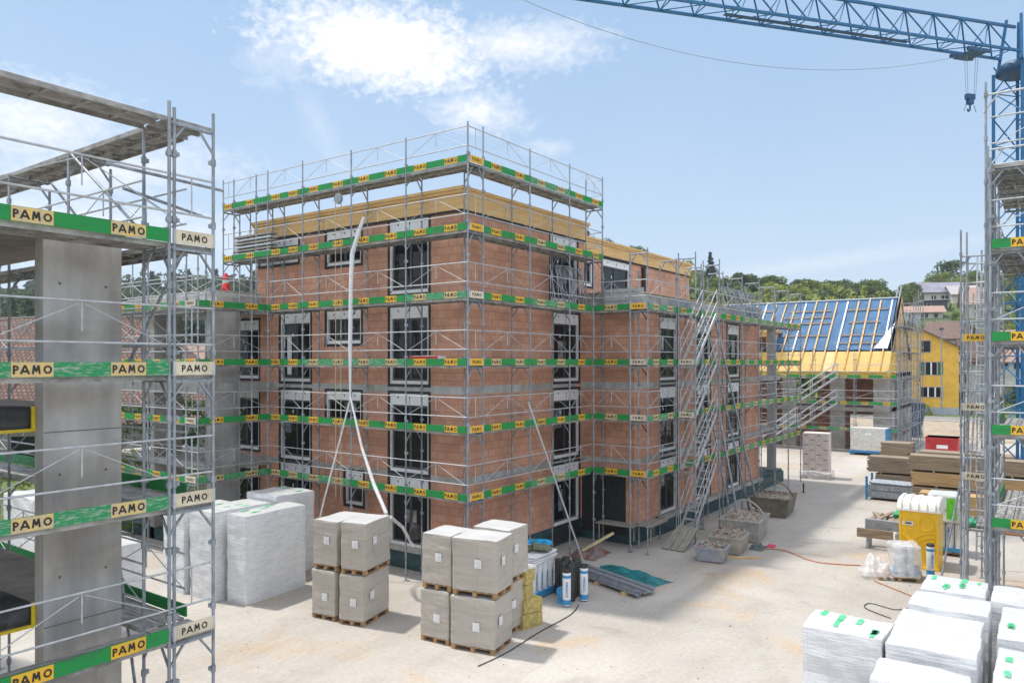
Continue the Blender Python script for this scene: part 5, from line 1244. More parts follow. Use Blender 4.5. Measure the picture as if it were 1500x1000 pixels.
# overhead line
a = at(640, -60, 30); b = at(1400, 84, 36); pts = []
for i in range(31):
    k = i/30; p = a*(1-k)+b*k; p = p+Vector((0, 0, -2.1*4*k*(1-k))); pts.append(p-a)
mb = MB(); mb.path(pts, .012, 4); tag(put('overhead_cable', mb.mesh('overhead_cable', steel), None, a), 'thin dark cable sagging across the sky below the crane jib', 'cable')

# ---------------------------------------------------------------- half roofed house behind
fb = thing('half_roofed_house', 'house shell with blue membrane and battens on its steep roof', 'house', (63, 10, 0)); FB = Vector(fb.location)
blue_m = mat('blue_membrane', (.06, .16, .31), .6, 0, 0, 1.2, col2=(.03, .10, .21), spec=.25, bump=.7, bscale=3, stretch=(1, 1, 1))
Y0, Y1 = 10.0, 31.0
for z in (3.3, 6.0):
    mb = MB(); mb.box(63, Y0, z-.3, 74, Y1, z); part('floor_slab', mb, conc_l, fb, -FB)
for y in (10.05, 13.2, 16.9, 20.5, 24.5, 28.5):
    mb = MB(); mb.box(63.05, y, 0, 63.4, y+1.1, 6.0-.3); part('pier', mb, conc_l, fb, -FB)
wall(fb, 'wall', (66.2, Y1), -pi/2, Y1-Y0-.4, 0, 5.7, [(3, 5, .5, 2.6), (8, 10, .5, 2.6), (13, 15, 3.5, 5.4), (17.5, 19.5, .2, 2.6)])
wall(fb, 'gable_wall', (63.4, Y0), 0, 10.6, 0, 6.0, [(2, 3.2, .8, 2.4), (6, 7.2, .8, 2.4), (2, 3.2, 3.8, 5.2), (6, 7.2, 3.8, 5.2)], m=conc)
RX, RZ, EX, EZ = 68.5, 12.15, 64.0, 7.8; sl = (RZ-EZ)/(RX-EX)
def rz_(x, o=0): return RZ-(RX-x)*sl+o
mb = MB()
n1_, n2_ = 40, 14; vs = []; fs = []
for i in range(n1_+1):
    for j in range(n2_+1):
        y = Y0+.3+(Y1-Y0-.3)*i/n1_; x = EX+(RX-EX)*j/n2_; q = Vector((x*.9, y*.9, 0)); vs.append((x-63, y-10, rz_(x)+.05*noise.noise(q*1.3)+.03*noise.noise(q*3)))
for i in range(n1_):
    for j in range(n2_): a_ = i*(n2_+1)+j; fs.append((a_, a_+1, a_+n2_+2, a_+n2_+1))
mb.add(vs, fs, 0, True); part('roof_membrane', mb, blue_m, fb)
mb = MB(); mb.add([(RX, Y0, RZ-.05), (74, Y0, RZ-5.3*sl), (74, Y1, RZ-5.3*sl), (RX, Y1, RZ-.05)], [(0, 1, 2, 3)]); part('rear_roof', mb, blue_m, fb, -FB)
mb = MB(); mb.add([(62.4, Y0, rz_(62.4)-.12), (EX, Y0, rz_(EX)-.12), (EX, Y1, rz_(EX)-.12), (62.4, Y1, rz_(62.4)-.12), ], [(0, 1, 2, 3)]); mb.box(62.9, Y0, 6.0, 63.1, Y1, 6.6); part('eaves_boarding', mb, timber, fb, -FB)
for g in range(24):
    y = Y0+.6+g*.85
    mb = MB(); top = RX-.3 if g % 5 != 2 else RX-.05
    mb.bar((62.2, y, rz_(62.2, .02)), (EX, y, rz_(EX, .02)), .08, .1, 0); part('rafter_tail', mb, wood_n, fb, -FB)
    mb = MB(); mb.bar((EX, y, rz_(EX, .09)), (top, y, rz_(top, .09)), .11, .09, 0); part('batten', mb, wood_n if g % 4 else white, fb, -FB)
for (u, y0, y1) in ((.25, Y0+.8, 14), (.25, 15, 18.6), (.5, Y0+1.2, 13.6), (.5, 15, 18.4), (.75, 10.8, 14.0), (.75, 15.2, 18.6), (.97, 10.2, Y1), (.78, 20, 24), (.62, 15.0, 18.9), (.45, 20.5, Y1), (.1, 11, 14)):
    x = EX+(RX-EX)*u; mb = MB(); mb.bar((x, y0, rz_(x, .14)), (x, y1, rz_(x, .14)), .10, .08); part('cross_batten', mb, wood_n if u < .9 else white, fb, -FB)
mb = MB(); mb.add([(62.2, Y0-.05, rz_(62.2)-.35), (RX, Y0-.05, RZ-.35), (RX, Y0-.05, RZ+.1), (62.2, Y0-.05, rz_(62.2)+.1)], [(0, 1, 2, 3)]); mb.add([(74, Y0-.05, RZ-5.5*sl-.35), (RX, Y0-.05, RZ-.35), (RX, Y0-.05, RZ+.1), (74, Y0-.05, RZ-5.5*sl+.1)], [(3, 2, 1, 0)])
mb.box(62.2, Y0-.04, 5.95, 63.0, Y0+.1, 6.2); part('verge_board', mb, wood_n, fb, -FB)
mb = MB(); mb.add([(63.6, Y0+.02, 6.0), (73.6, Y0+.02, 6.0), (RX, Y0+.02, RZ-.4)], [(0, 1, 2)]); part('gable_board', mb, timber, fb, -FB)
mb = MB(); mb.add([(EX, Y0+.3, rz_(EX, .1)), (EX+2.2, Y0+.1, rz_(EX+2.2, .1)), (EX, Y0+1.3, rz_(EX, .12))], [(0, 1, 2)]); part('loose_sheet', mb, wrapt, fb, -FB)
# dormer
mb = MB()
mb.box(62.9, 19.0, 6.2, 66.5, 19.25, 9.3); mb.box(62.9, 23.0, 6.2, 66.5, 23.25, 9.3); mb.box(62.6, 18.8, 9.3, 67, 26.0, 9.55); mb.box(62.9, 19.25, 6.2, 63.1, 23, 7.1); mb.box(62.9, 19.25, 8.95, 63.1, 23, 9.3); mb.box(62.9, 25.6, 6.2, 66.5, 25.8, 9.3)
part('dormer', mb, timber, fb, -FB)
mb = MB(); mb.box(64.8, 19.25, 6.0, 65, 25, 9.3); part('dormer_wall', mb, brick, fb, -FB)
# scaffold of that house
sc7 = thing('scaffold', 'far scaffold with metal stairs and yellow netting at the blue roofed house', 'scaffold', (61.4, 9.2, 0), 0, 'facade scaffolds')
FL = [1.65, 3.65, 5.65]
run(sc7, (61.4, 30.2), -pi/2, [0, 3, 6, 9, 12, 15, 18, 21], FL, 7.7, w=.73, itop=7.6, vprob=.5)
run(sc7, (61.4, 9.2), 0, [2.0, 4.0, 6.0, 8.0, 10, 12], [1.65, 3.65, 5.65, 7.65, 9.65], 11.0, w=.73, itop=10.8, toe=False)
for (x, y) in ((64, 8.5), (65.2, 8.5), (66.4, 8.5), (67.6, 8.5), (69, 8.5)):
    put('post', post_mesh(R_.uniform(10.2, 12.6)), sc7, Vector((x, y, 0))-sc7.location)
for z in [1, 2, 3, 4, 5, 6, 7, 8, 9, 10]:
    mb = MB(); mb.tube((63.2, 8.5, z), (69.4, 8.5, z), .024, 5); part('ledger', mb, steel, sc7, -Vector(sc7.location))
nm = mat('yellow_netting', (.78, .55, .05), .8, trans=.6)
for (y0, y1) in ((9.3, 13.6), (14.4, 20.5), (20.6, 30)):
    mb = MB(); vs = []; fs = []; n_ = 20
    for i in range(n_+1):
        for j in range(5):
            y = y0+(y1-y0)*i/n_; z = 5.75+1.85*j/4; vs.append((61.42+.08*noise.noise(Vector((y*1.5, z*1.5, 0))), y, z-(.06*sin(i*1.1) if j == 4 else 0)))
    for i in range(n_):
        for j in range(4): a_ = i*5+j; fs.append((a_, a_+5, a_+6, a_+1))
    mb.add(vs, fs, 0, True); part('safety_net', mb, nm, sc7, -Vector(sc7.location))
for (a_, b_, z0, z1) in ((16.1, 13.3, 3.75, 5.7), (16.1, 13.3, 1.7, 3.7), (19.0, 16.3, .2, 2.2)):
    mb = MB(); mb.bar((60.9, a_, z0), (60.9, b_, z1), .55, .12)
    for i in range(1, 9): k = i/9; y = a_+(b_-a_)*k; z = z0+(z1-z0)*k; mb.box(60.62, y-.1, z+.06, 61.18, y+.1, z+.09)
    fl = part('stair_flight', mb, steel_l, sc7, -Vector(sc7.location))
    mb = MB()
    for x in (60.62, 61.18):
        for o_ in (.55, 1.05): mb.tube((x, a_, z0+o_), (x, b_, z1+o_), .028, 5)
        for k in (0, .33, .66, 1): y = a_+(b_-a_)*k; z = z0+(z1-z0)*k; mb.tube((x, y, z), (x, y, z+1.05), .024, 5)
    part('handrail', mb, steel_l, fl)
ladder('ladder', 'tall ladder propped against the scaffold at the gable of the blue roofed house', at(1304, 492, 61.5), at(1318, 420, 61.5), .5, m=steel_l)
o = put('dark_sheet', softbox(.5, 1.2, 3.2, .12, 8, 91).mesh('dark_sheet', mat('navy_sheet', (.05, .08, .14), .6))); o.location = gp(1338, 640); o.rotation_euler = (.12, 0, 0); tag(o, 'dark blue sheet draped at the corner of the far scaffold', 'sheet')

# ---------------------------------------------------------------- other houses
def house(label, px, pyb, d, w, dep, hw, hr, yaw, mwall, mroof, ridge='x', wins=(), z=None, over=.5, name='house', eave_b=None, base=None):
    p = at(px, pyb, d); z = p.z if z is None else z
    az_ = atan2(p.y, p.x)-pi/2+yaw
    t = thing(name, label, 'house', (p.x, p.y, z), az_)
    mb = MB(); mb.box(-w/2, 0, -2, w/2, dep, hw)
    if ridge == 'y': mb.add([(-w/2, 0, hw), (w/2, 0, hw), (0, 0, hw+hr)], [(0, 1, 2)]); mb.add([(-w/2, dep, hw), (w/2, dep, hw), (0, dep, hw+hr)], [(2, 1, 0)])
    else: mb.add([(-w/2, 0, hw), (-w/2, dep, hw), (-w/2, dep/2, hw+hr)], [(0, 2, 1)]); mb.add([(w/2, 0, hw), (w/2, dep, hw), (w/2, dep/2, hw+hr)], [(0, 1, 2)])
    part('wall', mb, mwall, t)
    mb = MB(); o = over; th = .18
    if ridge == 'x':
        e = hr/(dep/2)*o
        for s in (0, 1):
            y0, y1 = (-o, dep/2) if s == 0 else (dep+o, dep/2)
            mb.add([(-w/2-o, y0, hw-e), (w/2+o, y0, hw-e), (w/2+o, y1, hw+hr), (-w/2-o, y1, hw+hr), (-w/2-o, y0, hw-e+th), (w/2+o, y0, hw-e+th), (w/2+o, y1, hw+hr+th), (-w/2-o, y1, hw+hr+th)], [(0, 3, 2, 1), (4, 5, 6, 7), (0, 1, 5, 4), (1, 2, 6, 5), (3, 0, 4, 7)])
    elif ridge == 'y':
        e = hr/(w/2)*o
        for s in (-1, 1):
            mb.add([(s*(w/2+o), -o, hw-e), (s*(w/2+o), dep+o, hw-e), (0, dep+o, hw+hr), (0, -o, hw+hr), (s*(w/2+o), -o, hw-e+th), (s*(w/2+o), dep+o, hw-e+th), (0, dep+o, hw+hr+th), (0, -o, hw+hr+th)], [(0, 3, 2, 1), (4, 5, 6, 7), (0, 1, 5, 4), (0, 4, 7, 3)])
    else: mb.box(-w/2-o, -o, hw, w/2+o, dep+o, hw+.3)
    part('roof', mb, mroof, t)
    for (x, zz, ww, hh, *sh) in wins:
        mb = MB(); mb.box(x-ww/2-.12, -.05, zz-.12, x+ww/2+.12, .02, zz, 0); mb.box(x-ww/2-.12, -.05, zz+hh, x+ww/2+.12, .02, zz+hh+.12, 0); mb.box(x-ww/2-.12, -.05, zz, x-ww/2, .02, zz+hh, 0); mb.box(x+ww/2, -.05, zz, x+ww/2+.12, .02, zz+hh, 0)
        nm_ = max(1, round(ww/.8))
        for q in range(1, nm_): xx = x-ww/2+ww*q/nm_; mb.box(xx-.09, -.04, zz, xx+.09, .02, zz+hh, 1)
        wn = part('window', mb, [mat('stone_surround', (.42, .36, .30), .8), white], t)
        mb = MB(); mb.box(x-ww/2, -.02, zz, x+ww/2, .01, zz+hh); part('pane', mb, glass, wn)
        if sh:
            for s in (-1, 1): mb = MB(); xx = x+s*(ww/2+.15+sh[0]/2); mb.box(xx-sh[0]/2, -.09, zz-.05, xx+sh[0]/2, -.052, zz+hh+.05); part('shutter', mb, sh[1], wn)
    return t
ywall = mat('yellow_render', (.72, .44, .07), .85, 0, .1, 1.2); shg = mat('green_shutter', (.01, .11, .075), .6)
YH = house('yellow rendered house with green shutters beyond the road', 1336, 607, 98.5, 10.6, 11, 8.75, 2.85, 0, ywall, tile_b, 'y', [(1.6, 8.15, 1.0, 1.45), (2.2, 5.2, 1.25, 1.6, .55, shg), (2.25, 2.3, 2.4, 1.25)], z=0, over=.5, name='yellow_house')
mb = MB(); mb.box(-5.32, -.03, 0, 5.32, .05, .95); part('plinth', mb, mat('blue_grey_render', (.36, .40, .46), .8), YH)
mb = MB(); mb.box(-.35, 3, 11.0, .35, 3.7, 13.0); part('chimney', mb, mat('dark_chimney', (.12, .10, .09), .8), YH)
mb = MB(); add_text(mb, 'DOCCI', .6, -.5, -.04, 4.5, 0, .01, 1.8); part('lettering', mb, black, YH)
AN = house('blue grey boarded annex on the right of the yellow house', 1418, 607, 100, 4.0, 8, 6.6, .1, 0, mat('blue_boards', (.42, .47, .52), .8), tile_b, 'flat', [(-1.0, 4.0, 2.2, 1.2)], z=0, name='annex')
mb = MB(); mb.box(-2.0, -.05, 0, -.2, -.01, 3.1); part('garage_door', mb, mat('dark_opening', (.02, .015, .012), .9), AN)
mb = MB(); mb.add([(-2.05, -.8, 8.5), (2.6, -.8, 6.2), (2.6, 8, 6.2), (-2.05, 8, 8.5), (-2.05, -.8, 8.7), (2.6, -.8, 6.4), (2.6, 8, 6.4), (-2.05, 8, 8.7)], [(0, 3, 2, 1), (4, 5, 6, 7), (0, 1, 5, 4), (1, 2, 6, 5)]); part('lean_to_roof', mb, tile_b, AN)
hwht = mat('house_white', (.52, .51, .48), .8, 0, .06, 2); solar = mat('solar_roof', (.20, .20, .25), .4, 0, .2, .5); dgr = mat('dark_house', (.06, .075, .10), .7); grr = mat('grey_roof', (.34, .33, .33), .7, 0, .15, 1); pinkr = mat('pink_roof', (.33, .22, .175), .8, 0, .12, 1)
def hh(label, px, py, w, dep, hw, hr, yaw, mw_, mr, ridge, wins, d=None, name='hill_house'):
    if d is None: p, d = hill_at(px, py)
    return house(label, px, py, d, w*d, dep*d, hw*d, hr*d, yaw, mw_, mr, ridge, [(a*d, b*d, c*d, e*d) for (a, b, c, e) in wins], over=.004*d, name=name)
u = 1/F
hh('chalet with broad brownish roof below the hillside, nearest behind the yellow house', 1383, 500, 52*u, 45*u, 7*u, 22*u, -.25, hwht, tile_b, 'x', [(-.005, .002, .006, .004), (.01, .002, .006, .004)], 128)
hh('pale chalet with grey solar roof high on the hill', 1384, 441, 56*u, 45*u, 15*u, 14*u, .35, hwht, solar, 'x', [(-15*u, 3*u, 6*u, 5*u), (0, 3*u, 9*u, 5*u), (14*u, 3*u, 6*u, 5*u)])
hh('second grey roofed chalet right of the solar roof one', 1415, 446, 34*u, 40*u, 17*u, 12*u, .3, hwht, grr, 'x', [(-6*u, 4*u, 6*u, 6*u), (7*u, 4*u, 5*u, 6*u)])
hh('long white hillside house with brown roof and dark balcony windows', 1352, 467, 52*u, 30*u, 11*u, 8*u, .2, hwht, pinkr, 'x', [(-15*u, 2*u, 8*u, 6*u), (2*u, 2*u, 9*u, 6*u), (17*u, 2*u, 5*u, 5*u)])
hh('dark cubic upper house above the long white one', 1368, 456, 26*u, 25*u, 16*u, 1*u, -.2, dgr, grr, 'flat', [(-6*u, 8*u, 4*u, 4*u)])
hh('small white flat roofed block on the slope', 1340, 456, 17*u, 18*u, 11*u, 1*u, .1, hwht, grr, 'flat', [(0, 5*u, 4*u, 3*u)])
hh('blue hillside house with flat roof', 1343, 434, 22*u, 20*u, 9*u, 1*u, .1, mat('blue_house', (.12, .24, .42), .7), grr, 'flat', [(-4*u, 2*u, 4*u, 4*u), (5*u, 2*u, 3*u, 4*u)])
hh('grey roofed house above the gable scaffold', 1313, 441, 24*u, 20*u, 6*u, 7*u, .3, hwht, grr, 'x', [])
hh('white house with red shutters and pink roof behind the ladder tower', 1436, 467, 40*u, 40*u, 25*u, 22*u, .15, hwht, pinkr, 'x', [(-3*u, 14*u, 7*u, 4*u), (-3*u, 5*u, 7*u, 4*u), (10*u, 14*u, 7*u, 4*u)])
hh('brown roofed house right behind the ladder tower', 1448, 560, 62*u, 50*u, 22*u, 40*u, .3, hwht, tile_b, 'x', [(-14*u, 5*u, 8*u, 8*u), (6*u, 5*u, 8*u, 8*u)], 122)
hh('house with reddish brown roof at the right edge behind the crane mast', 1500, 545, 70*u, 60*u, 20*u, 42*u, -.2, hwht, pinkr, 'x', [(-24*u, 5*u, 8*u, 8*u), (-8*u, 5*u, 8*u, 8*u)], 118)
# street lamp
lp = thing('street_lamp', 'grey street lamp before the yellow house', 'street lamp', gp(1379, 610), 0)
mb = MB(); mb.tube((0, 0, 0), (0, 0, 10.9), .11, 8, r2=.07); part('pole', mb, steel, lp)
mb = MB(); mb.box(-.35, -.25, 10.9, .35, .25, 11.1); part('lamp_head', mb, dframe, lp)
# left tile roofed building
lb = thing('tile_roofed_building', 'long low building with red brown hipped tile roof at the left', 'building', (12, 56, 0), radians(-40))
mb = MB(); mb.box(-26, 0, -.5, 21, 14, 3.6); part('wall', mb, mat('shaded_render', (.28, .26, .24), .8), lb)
mb = MB(); e = .9; L0_, L1_ = -26, 21; zr = 9.9
P_ = [(L0_-e, -e, 3.1), (L1_+e, -e, 3.1), (L1_+e, 14+e, 3.1), (L0_-e, 14+e, 3.1), (L0_+6, 7, zr), (L1_-6, 7, zr)]
mb.add(P_, [(0, 1, 5, 4), (1, 2, 5), (2, 3, 4, 5), (3, 0, 4)]); mb.add(P_[:4], [(3, 2, 1, 0)]); part('roof', mb, tile_r, lb)
for i in range(10):
    mb = MB(); mb.box(-22+4.4*i, -.04, .9, -20.4+4.4*i, .0, 2.4); part('window', mb, glass, lb)
hh('far house with salmon roof seen between the left scaffold posts', 285, 590, 95*u, 60*u, 60*u, 26*u, .1, hwht, pinkr, 'x', [(-20*u, 30*u, 10*u, 12*u), (5*u, 30*u, 10*u, 12*u)], 95)

# ---------------------------------------------------------------- trees
def crown_mesh(name, rx, rz, n, size, m, seed, lobes=9, conifer=False):
    r = random.Random(seed); mb = MB(); L = []
    for i in range(lobes):
        if conifer: k = i/(lobes-1); L.append((Vector((r.uniform(-.1, .1)*rx, r.uniform(-.1, .1)*rx, rz*(2*k-1)*.9)), rx*(1.02-k*.93), rz*.22))
        else:
            a = r.uniform(0, 2*pi); q = r.random()**.6; zz = r.uniform(-.6, .65); L.append((Vector((cos(a)*q*rx*.6, sin(a)*q*rx*.6, zz*rz)), rx*r.uniform(.36, .58)*(1-.35*max(0, zz)), rz*r.uniform(.28, .42)))
    vs = []; fs = []
    for i in range(n):
        c, a_, b_ = L[i % lobes]; d = Vector((r.gauss(0, 1), r.gauss(0, 1), r.gauss(0, 1))).normalized(); k = r.uniform(.72, 1.08)
        p = c+Vector((d.x*a_, d.y*a_, d.z*b_))*k
        nn = (d+Vector((r.uniform(-.8, .8), r.uniform(-.8, .8), r.uniform(-.8, .8)))).normalized(); t1 = nn.orthogonal().normalized(); t2 = nn.cross(t1); an = r.uniform(0, pi)
        t1, t2 = t1*cos(an)+t2*sin(an), t2*cos(an)-t1*sin(an); s = size*r.uniform(.6, 1.3); o = len(vs)
        vs += [tuple(p-t1*s), tuple(p+t2*s*.55), tuple(p+t1*s), tuple(p-t2*s*.55)]; fs.append((o, o+1, o+2, o+3))
    mb.add(vs, fs); return mb.mesh(name, m)
def trunk_mesh(h, r0, seed):
    r = random.Random(seed); mb = MB(); mb.tube((0, 0, -1), (0, 0, h*.6), r0, 7, 0, r0*.6)
    for i in range(4): a = r.uniform(0, 6.28); mb.tube((0, 0, h*.4), (cos(a)*h*.22, sin(a)*h*.22, h*.8), r0*.4, 5, 0, r0*.12)
    return mb.mesh('trunk', bark)
HB = [(1352, 1416, 412, 443), (1322, 1386, 440, 469), (1418, 1450, 412, 467), (1300, 1325, 426, 441), (1330, 1356, 422, 435), (1345, 1412, 470, 500), (1398, 1434, 420, 447), (1414, 1500, 480, 560)]
def blocks(px, d, p, h, wpx):
    yb = 530-(p.z-H)/d*F; hp = h*F/d
    return any(px+wpx > a and px-wpx < b and yb > dd2-6 and yb-hp < dd2-3 for (a, b, c2, dd2) in HB)
TREES = []
CR = []
for i, (m, c_) in enumerate([(leaf_m, 0), (leaf_m, 0), (leaf_y, 0), (leaf_d, 0), (leaf_c, 1), (leaf_y, 0)]):
    CR.append((crown_mesh('crown', .55 if not c_ else .32, .5 if not c_ else .62, 1300 if not c_ else 900, .045, m, 40+i, 11 if not c_ else 9, bool(c_)), trunk_mesh(1.0, .03, i)))
DESC = ['round mid green tree on the wooded slope', 'broad mid green tree on the wooded slope', 'yellow green tree on the slope', 'dark green tree on the wooded slope', 'slim dark conifer on the wooded slope', 'light yellow green tree near the hillside houses']
def tree(kind, p, h, wf=1.0, label=None, name=None, group='trees on the slopes behind the site'):
    t = thing(name or ('conifer' if kind == 4 else 'deciduous_tree'), label or DESC[kind], 'tree', p, R_.uniform(0, 6.28), group if label is None else None)
    if label is None: TREES.append((kind, p, t, h))
    c = put('crown', CR[kind][0], t, (0, 0, h*.56)); c.scale = (h*wf, h*wf, h*.86)
    k = put('trunk', CR[kind][1], t); k.scale = (h, h, h); return t
rt_ = random.Random(5)
# skyline trees on the right hill
x = 860
while x < 1530:
    y, d1, th = prof(x); d = d1*rt_.uniform(.93, 1.0); p = at(x, 530, d); p.z = terr(x, d)-.8
    kind = rt_.choice([0, 1, 3, 0, 1, 2]) if x > 980 else rt_.choice([0, 3, 4, 3, 1])
    tree(kind, p, th*rt_.uniform(.9, 1.35), rt_.uniform(.85, 1.15)); x += rt_.uniform(9, 16)
for i in range(210):
    x = rt_.uniform(1000, 1530); ylo = 500 if x > 1300 else 470; y, d1, th = prof(x)
    py = rt_.uniform(y+(14 if x < 1290 else 30), ylo)
    if any(a < x < b and c < py < d for (a, b, c, d) in ((1350, 1412, 436, 462), (1322, 1385, 462, 486), (1418, 1462, 462, 490), (1302, 1326, 436, 456), (1330, 1356, 428, 450), (1345, 1412, 494, 520), (1398, 1432, 444, 466))): continue
    p, d = hill_at(x, py); p.z -= .6
    if x > 1280 and blocks(x, d, p, 3.4, 6): continue
    if x > 1296 and py > y+24: p.z += .3; tree(rt_.choice([0, 2, 5, 3, 1]), p, rt_.uniform(2.4, 4.4), rt_.uniform(1.0, 1.4)); continue
    tree(rt_.choice([0, 1, 2, 5, 3, 1] if x > 1300 else [0, 1, 3, 0, 3, 2]), p, rt_.uniform(5.5, 10)*(.75 if x > 1300 else 1), rt_.uniform(.9, 1.3))
tree(4, (lambda v: v)(at(1041, 530, 255)) + Vector((0, 0, terr(1041, 255)-H)), 14, 1, 'tall dark spruce standing above the treeline near the stair tower', 'spruce')
p = at(1392, 530, 262); p.z = terr(1392, 262)
tree(3, p, 9.5, 1.15, 'tallest broad tree on the hilltop above the solar roof chalet', 'tall_tree')
# far wood on the left: one mass
def wood(name, label, x0, x1, cnt, ylo, m2, th_k=1.0, seed=3, dens=110, size=.085, ymax=0):
    r = random.Random(seed); vs = []; fs = []; mi = []
    for i in range(cnt):
        px = r.uniform(x0, x1); y, d1, th = prof(px); k = r.random()**.8; d = d1*(1.0-.62*k) ; base = at(px, 530, d); base.z = terr(px, d)
        h = th*r.uniform(.75, 1.25)*th_k
        if px > 1280 and (blocks(px, d, base, h, 5)): continue
        con = r.random() < .45; w = h*(.22 if con else .42); mm_ = r.randrange(len(m2))
        for q in range(dens):
            dd_ = Vector((r.gauss(0, 1), r.gauss(0, 1), r.gauss(0, 1))).normalized(); zz = r.random()
            if con: rad = w*(1.05-zz); p = base+Vector((dd_.x*rad, dd_.y*rad, h*(.1+.9*zz)))
            else: p = base+Vector((dd_.x*w, dd_.y*w, h*.55+dd_.z*h*.42))*1.0
            if not con: p = base+Vector((dd_.x*w*r.uniform(.7, 1.1), dd_.y*w*r.uniform(.7, 1.1), h*.55+dd_.z*h*.42))
            t1 = Vector((r.gauss(0, 1), r.gauss(0, 1), r.gauss(0, 1))).normalized(); t2 = t1.orthogonal().normalized(); s = h*size*r.uniform(.7, 1.3); o = len(vs)
            vs += [tuple(p-t1*s), tuple(p+t2*s*.7), tuple(p+t1*s), tuple(p-t2*s*.7)]; fs.append((o, o+1, o+2, o+3)); mi.append(mm_)
    me = bpy.data.meshes.new(name); me.from_pydata(vs, [], fs)
    for m in m2: me.materials.append(m)
    me.polygons.foreach_set('material_index', mi); me.update()
    tag(put(name, me), label, 'wood', kind='stuff')
wood('far_wood', 'dark mixed wood covering the hill behind the left scaffolds', -160, 700, 900, 0, [leaf_c, leaf_d, leaf_d], seed=3, dens=95)
wood('far_wood', 'mixed green wood filling the hill behind the brick building', 700, 1330, 700, 0, [leaf_m, leaf_d, leaf_m, leaf_y], seed=8, dens=95)
wood('far_wood', 'shrubs and low growth between the hillside houses', 1290, 1620, 500, 0, [leaf_m, leaf_y, leaf_d], .42, seed=13, dens=80, size=.10)
# hedges and near trees at the left
for (px, py, d, h, k, lb_) in ((20, 0, 70, 10.5, 2, 'bright yellow green tree behind the tiled roof at the left edge'), (55, 0, 74, 9.5, 1, 'rounded green tree behind the tiled roof left of the pier'), (200, 0, 75, 11.2, 2, 'yellow green tree seen just right of the near pier'), (172, 0, 80, 9.6, 0, 'mid green tree seen right behind the near pier'), (-30, 0, 66, 10.5, 0, 'green tree beyond the left edge of the tiled roof')):
    p = at(px, 530, d); p.z = 0; tree(k, p, h, 1.1, lb_)
def hedge(label, a, b, w, h, m, seed, n=2600):
    a, b = Vector(a), Vector(b); r = random.Random(seed); vs = []; fs = []; d = b-a
    for i in range(n):
        k = r.random(); s = Vector((-d.y, d.x, 0)).normalized(); u_, v_ = r.uniform(-1, 1), r.random()
        if r.random() < .6: u_ = r.choice((-1, 1))*r.uniform(.85, 1.05)
        else: v_ = r.uniform(.9, 1.05)
        p = d*k+s*u_*w/2+Vector((0, 0, v_*h*(1+.12*noise.noise(Vector((k*9, seed, 0))))))
        t1 = Vector((r.gauss(0, 1), r.gauss(0, 1), r.gauss(0, 1))).normalized(); t2 = t1.orthogonal().normalized(); q = r.uniform(.09, .17); o = len(vs)
        vs += [tuple(p-t1*q), tuple(p+t2*q*.6), tuple(p+t1*q), tuple(p-t2*q*.6)]; fs.append((o, o+1, o+2, o+3))
    mb = MB(); mb.add(vs, fs); mb.box(0, 0, 0, .01, .01, .01); tag(put('hedge', mb.mesh('hedge', m), None, a), label, 'hedge')
hedge('dense green hedge left of the near concrete pier', (3, 34, 0), (16, 30, 0), 1.6, 3.0, leaf_m, 4, 5000)
hedge('dark hedge seen beneath the tiled roof between the left scaffolds', (17, 37, 0), (28, 40, 0), 1.8, 4.5, leaf_d, 5, 4000)

# individual labels for the trees on the slopes, by look, size, row and place
ORD = ['', 'second ', 'third ', 'fourth ', 'fifth ', 'sixth ', 'seventh ', 'eighth ', 'ninth ', 'tenth ', 'eleventh ', 'twelfth ', 'thirteenth ', 'fourteenth ', 'fifteenth ', 'sixteenth ', 'seventeenth ']
KN = ['round mid green tree', 'broad mid green tree', 'yellow green tree', 'dark green tree', 'slim dark conifer', 'light green tree']
bins = {}
for kind, p, t, h in TREES:
    d = p.x*CA+p.y*SA; px = 750+F*(p.x*SA-p.y*CA)/d; yb = 530-(p.z-H)/d*F
    row = 'on the skyline' if d > prof(px)[1]*.9 else 'on the upper slope' if d > prof(px)[1]*.72 else 'low on slope'
    zone = 'above the attic roof' if px < 1015 else 'above the stair tower' if px < 1100 else 'above blue roof left half' if px < 1190 else 'above blue roof middle' if px < 1245 else 'above blue roof right half' if px < 1300 else 'above the yellow house' if px < 1400 else 'behind the ladder tower' if px < 1455 else 'at the right edge'
    bins.setdefault((kind, row, zone), []).append((px, t))
for (kind, row, zone), L in bins.items():
    L.sort(key=lambda q: q[0])
    for i, (px, t) in enumerate(L):
        o_ = (ORD[min(i, 16)]+'from left, ' if i else 'leftmost, ') if len(L) > 1 else ''
        t['label'] = KN[kind]+' '+row+' '+zone+(', '+o_.rstrip(', ') if o_ else '')
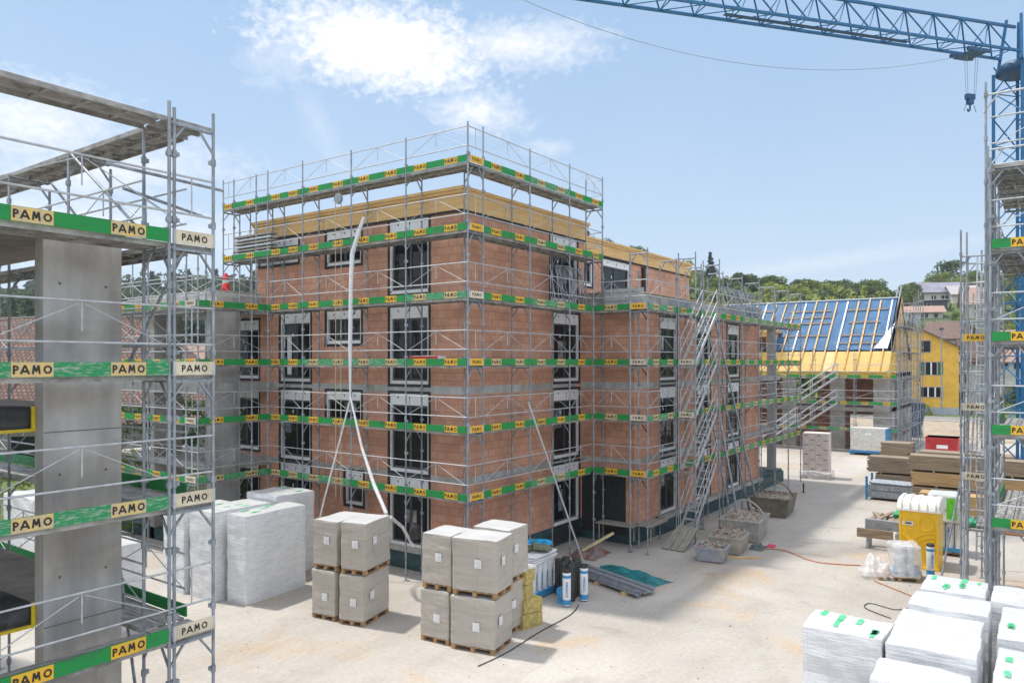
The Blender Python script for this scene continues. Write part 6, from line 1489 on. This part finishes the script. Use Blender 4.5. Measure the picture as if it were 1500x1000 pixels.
for key in ('unsleeved black bitumen roll', 'spare scaffold frame leaning on the wing parapet', 'spare scaffold frame leaning on the deck', 'loose weathered plank', 'green plastic pipe', 'orange drain pipe', 'loose white foam board'):
    L = [o for o in bpy.data.objects if o.parent is None and str(o.get('label', '')).startswith(key)]
    if 'foam board' in key or 'pipe' in key: L.sort(key=lambda o: (round(o.location.z, 2), o.location.x)); w_ = 'from the bottom'
    else: L.sort(key=lambda o: (o.location.x*SA-o.location.y*CA)/(o.location.x*CA+o.location.y*SA)); w_ = 'from the left'
    for i, o in enumerate(L):
        if i < 12: o['label'] = o['label'].replace(' in the cluster', ' in cluster').replace(' by the upper corner door', '')+', '+(ORD[i] if i else 'first ')+w_
# small stones and chips lying about
r = random.Random(77); mb = MB()
for i in range(900):
    a = gp(r.uniform(330, 1480), 600+r.random()**1.4*400, 0) if r.random() < .75 else Vector((r.uniform(16, 42), r.uniform(9, 13.5), 0))
    s_ = r.uniform(.006, .018)*(1.8 if r.random() < .04 else 1); q = [Vector((r.uniform(-1, 1)*s_*1.4, r.uniform(-1, 1)*s_*1.4, 0)) for _ in range(1)]
    vs = [a+Vector((cos(k*1.57+r.random())*s_*r.uniform(.7, 1.5), sin(k*1.57+r.random())*s_*r.uniform(.7, 1.5), .003)) for k in range(4)]+[a+Vector((0, 0, s_*1.1))]
    mb.add([tuple(v) for v in vs], [(0, 1, 4), (1, 2, 4), (2, 3, 4), (3, 0, 4)], r.choice([0, 0, 1, 2, 0]))
tag(put('stones', mb.mesh('stones', [mat('dark_stone', (.16, .14, .12), .9), rubble, brick_c])), 'small stones and chips scattered over the concrete yard', 'stones', kind='stuff')
# ---------------------------------------------------------------- haze
mb = MB(); mb.box(-700, -700, -40, 900, 900, 110)
hm = bpy.data.materials.new('haze'); hm.use_nodes = True; t = hm.node_tree; t.nodes.clear()
v = t.nodes.new('ShaderNodeVolumePrincipled'); v.inputs['Color'].default_value = (.86, .92, 1, 1); v.inputs['Density'].default_value = 0.00028; v.inputs['Anisotropy'].default_value = 0.3
o = t.nodes.new('ShaderNodeOutputMaterial'); t.links.new(v.outputs[0], o.inputs['Volume'])
tag(put('haze', mb.mesh('haze', hm)), kind='stuff')
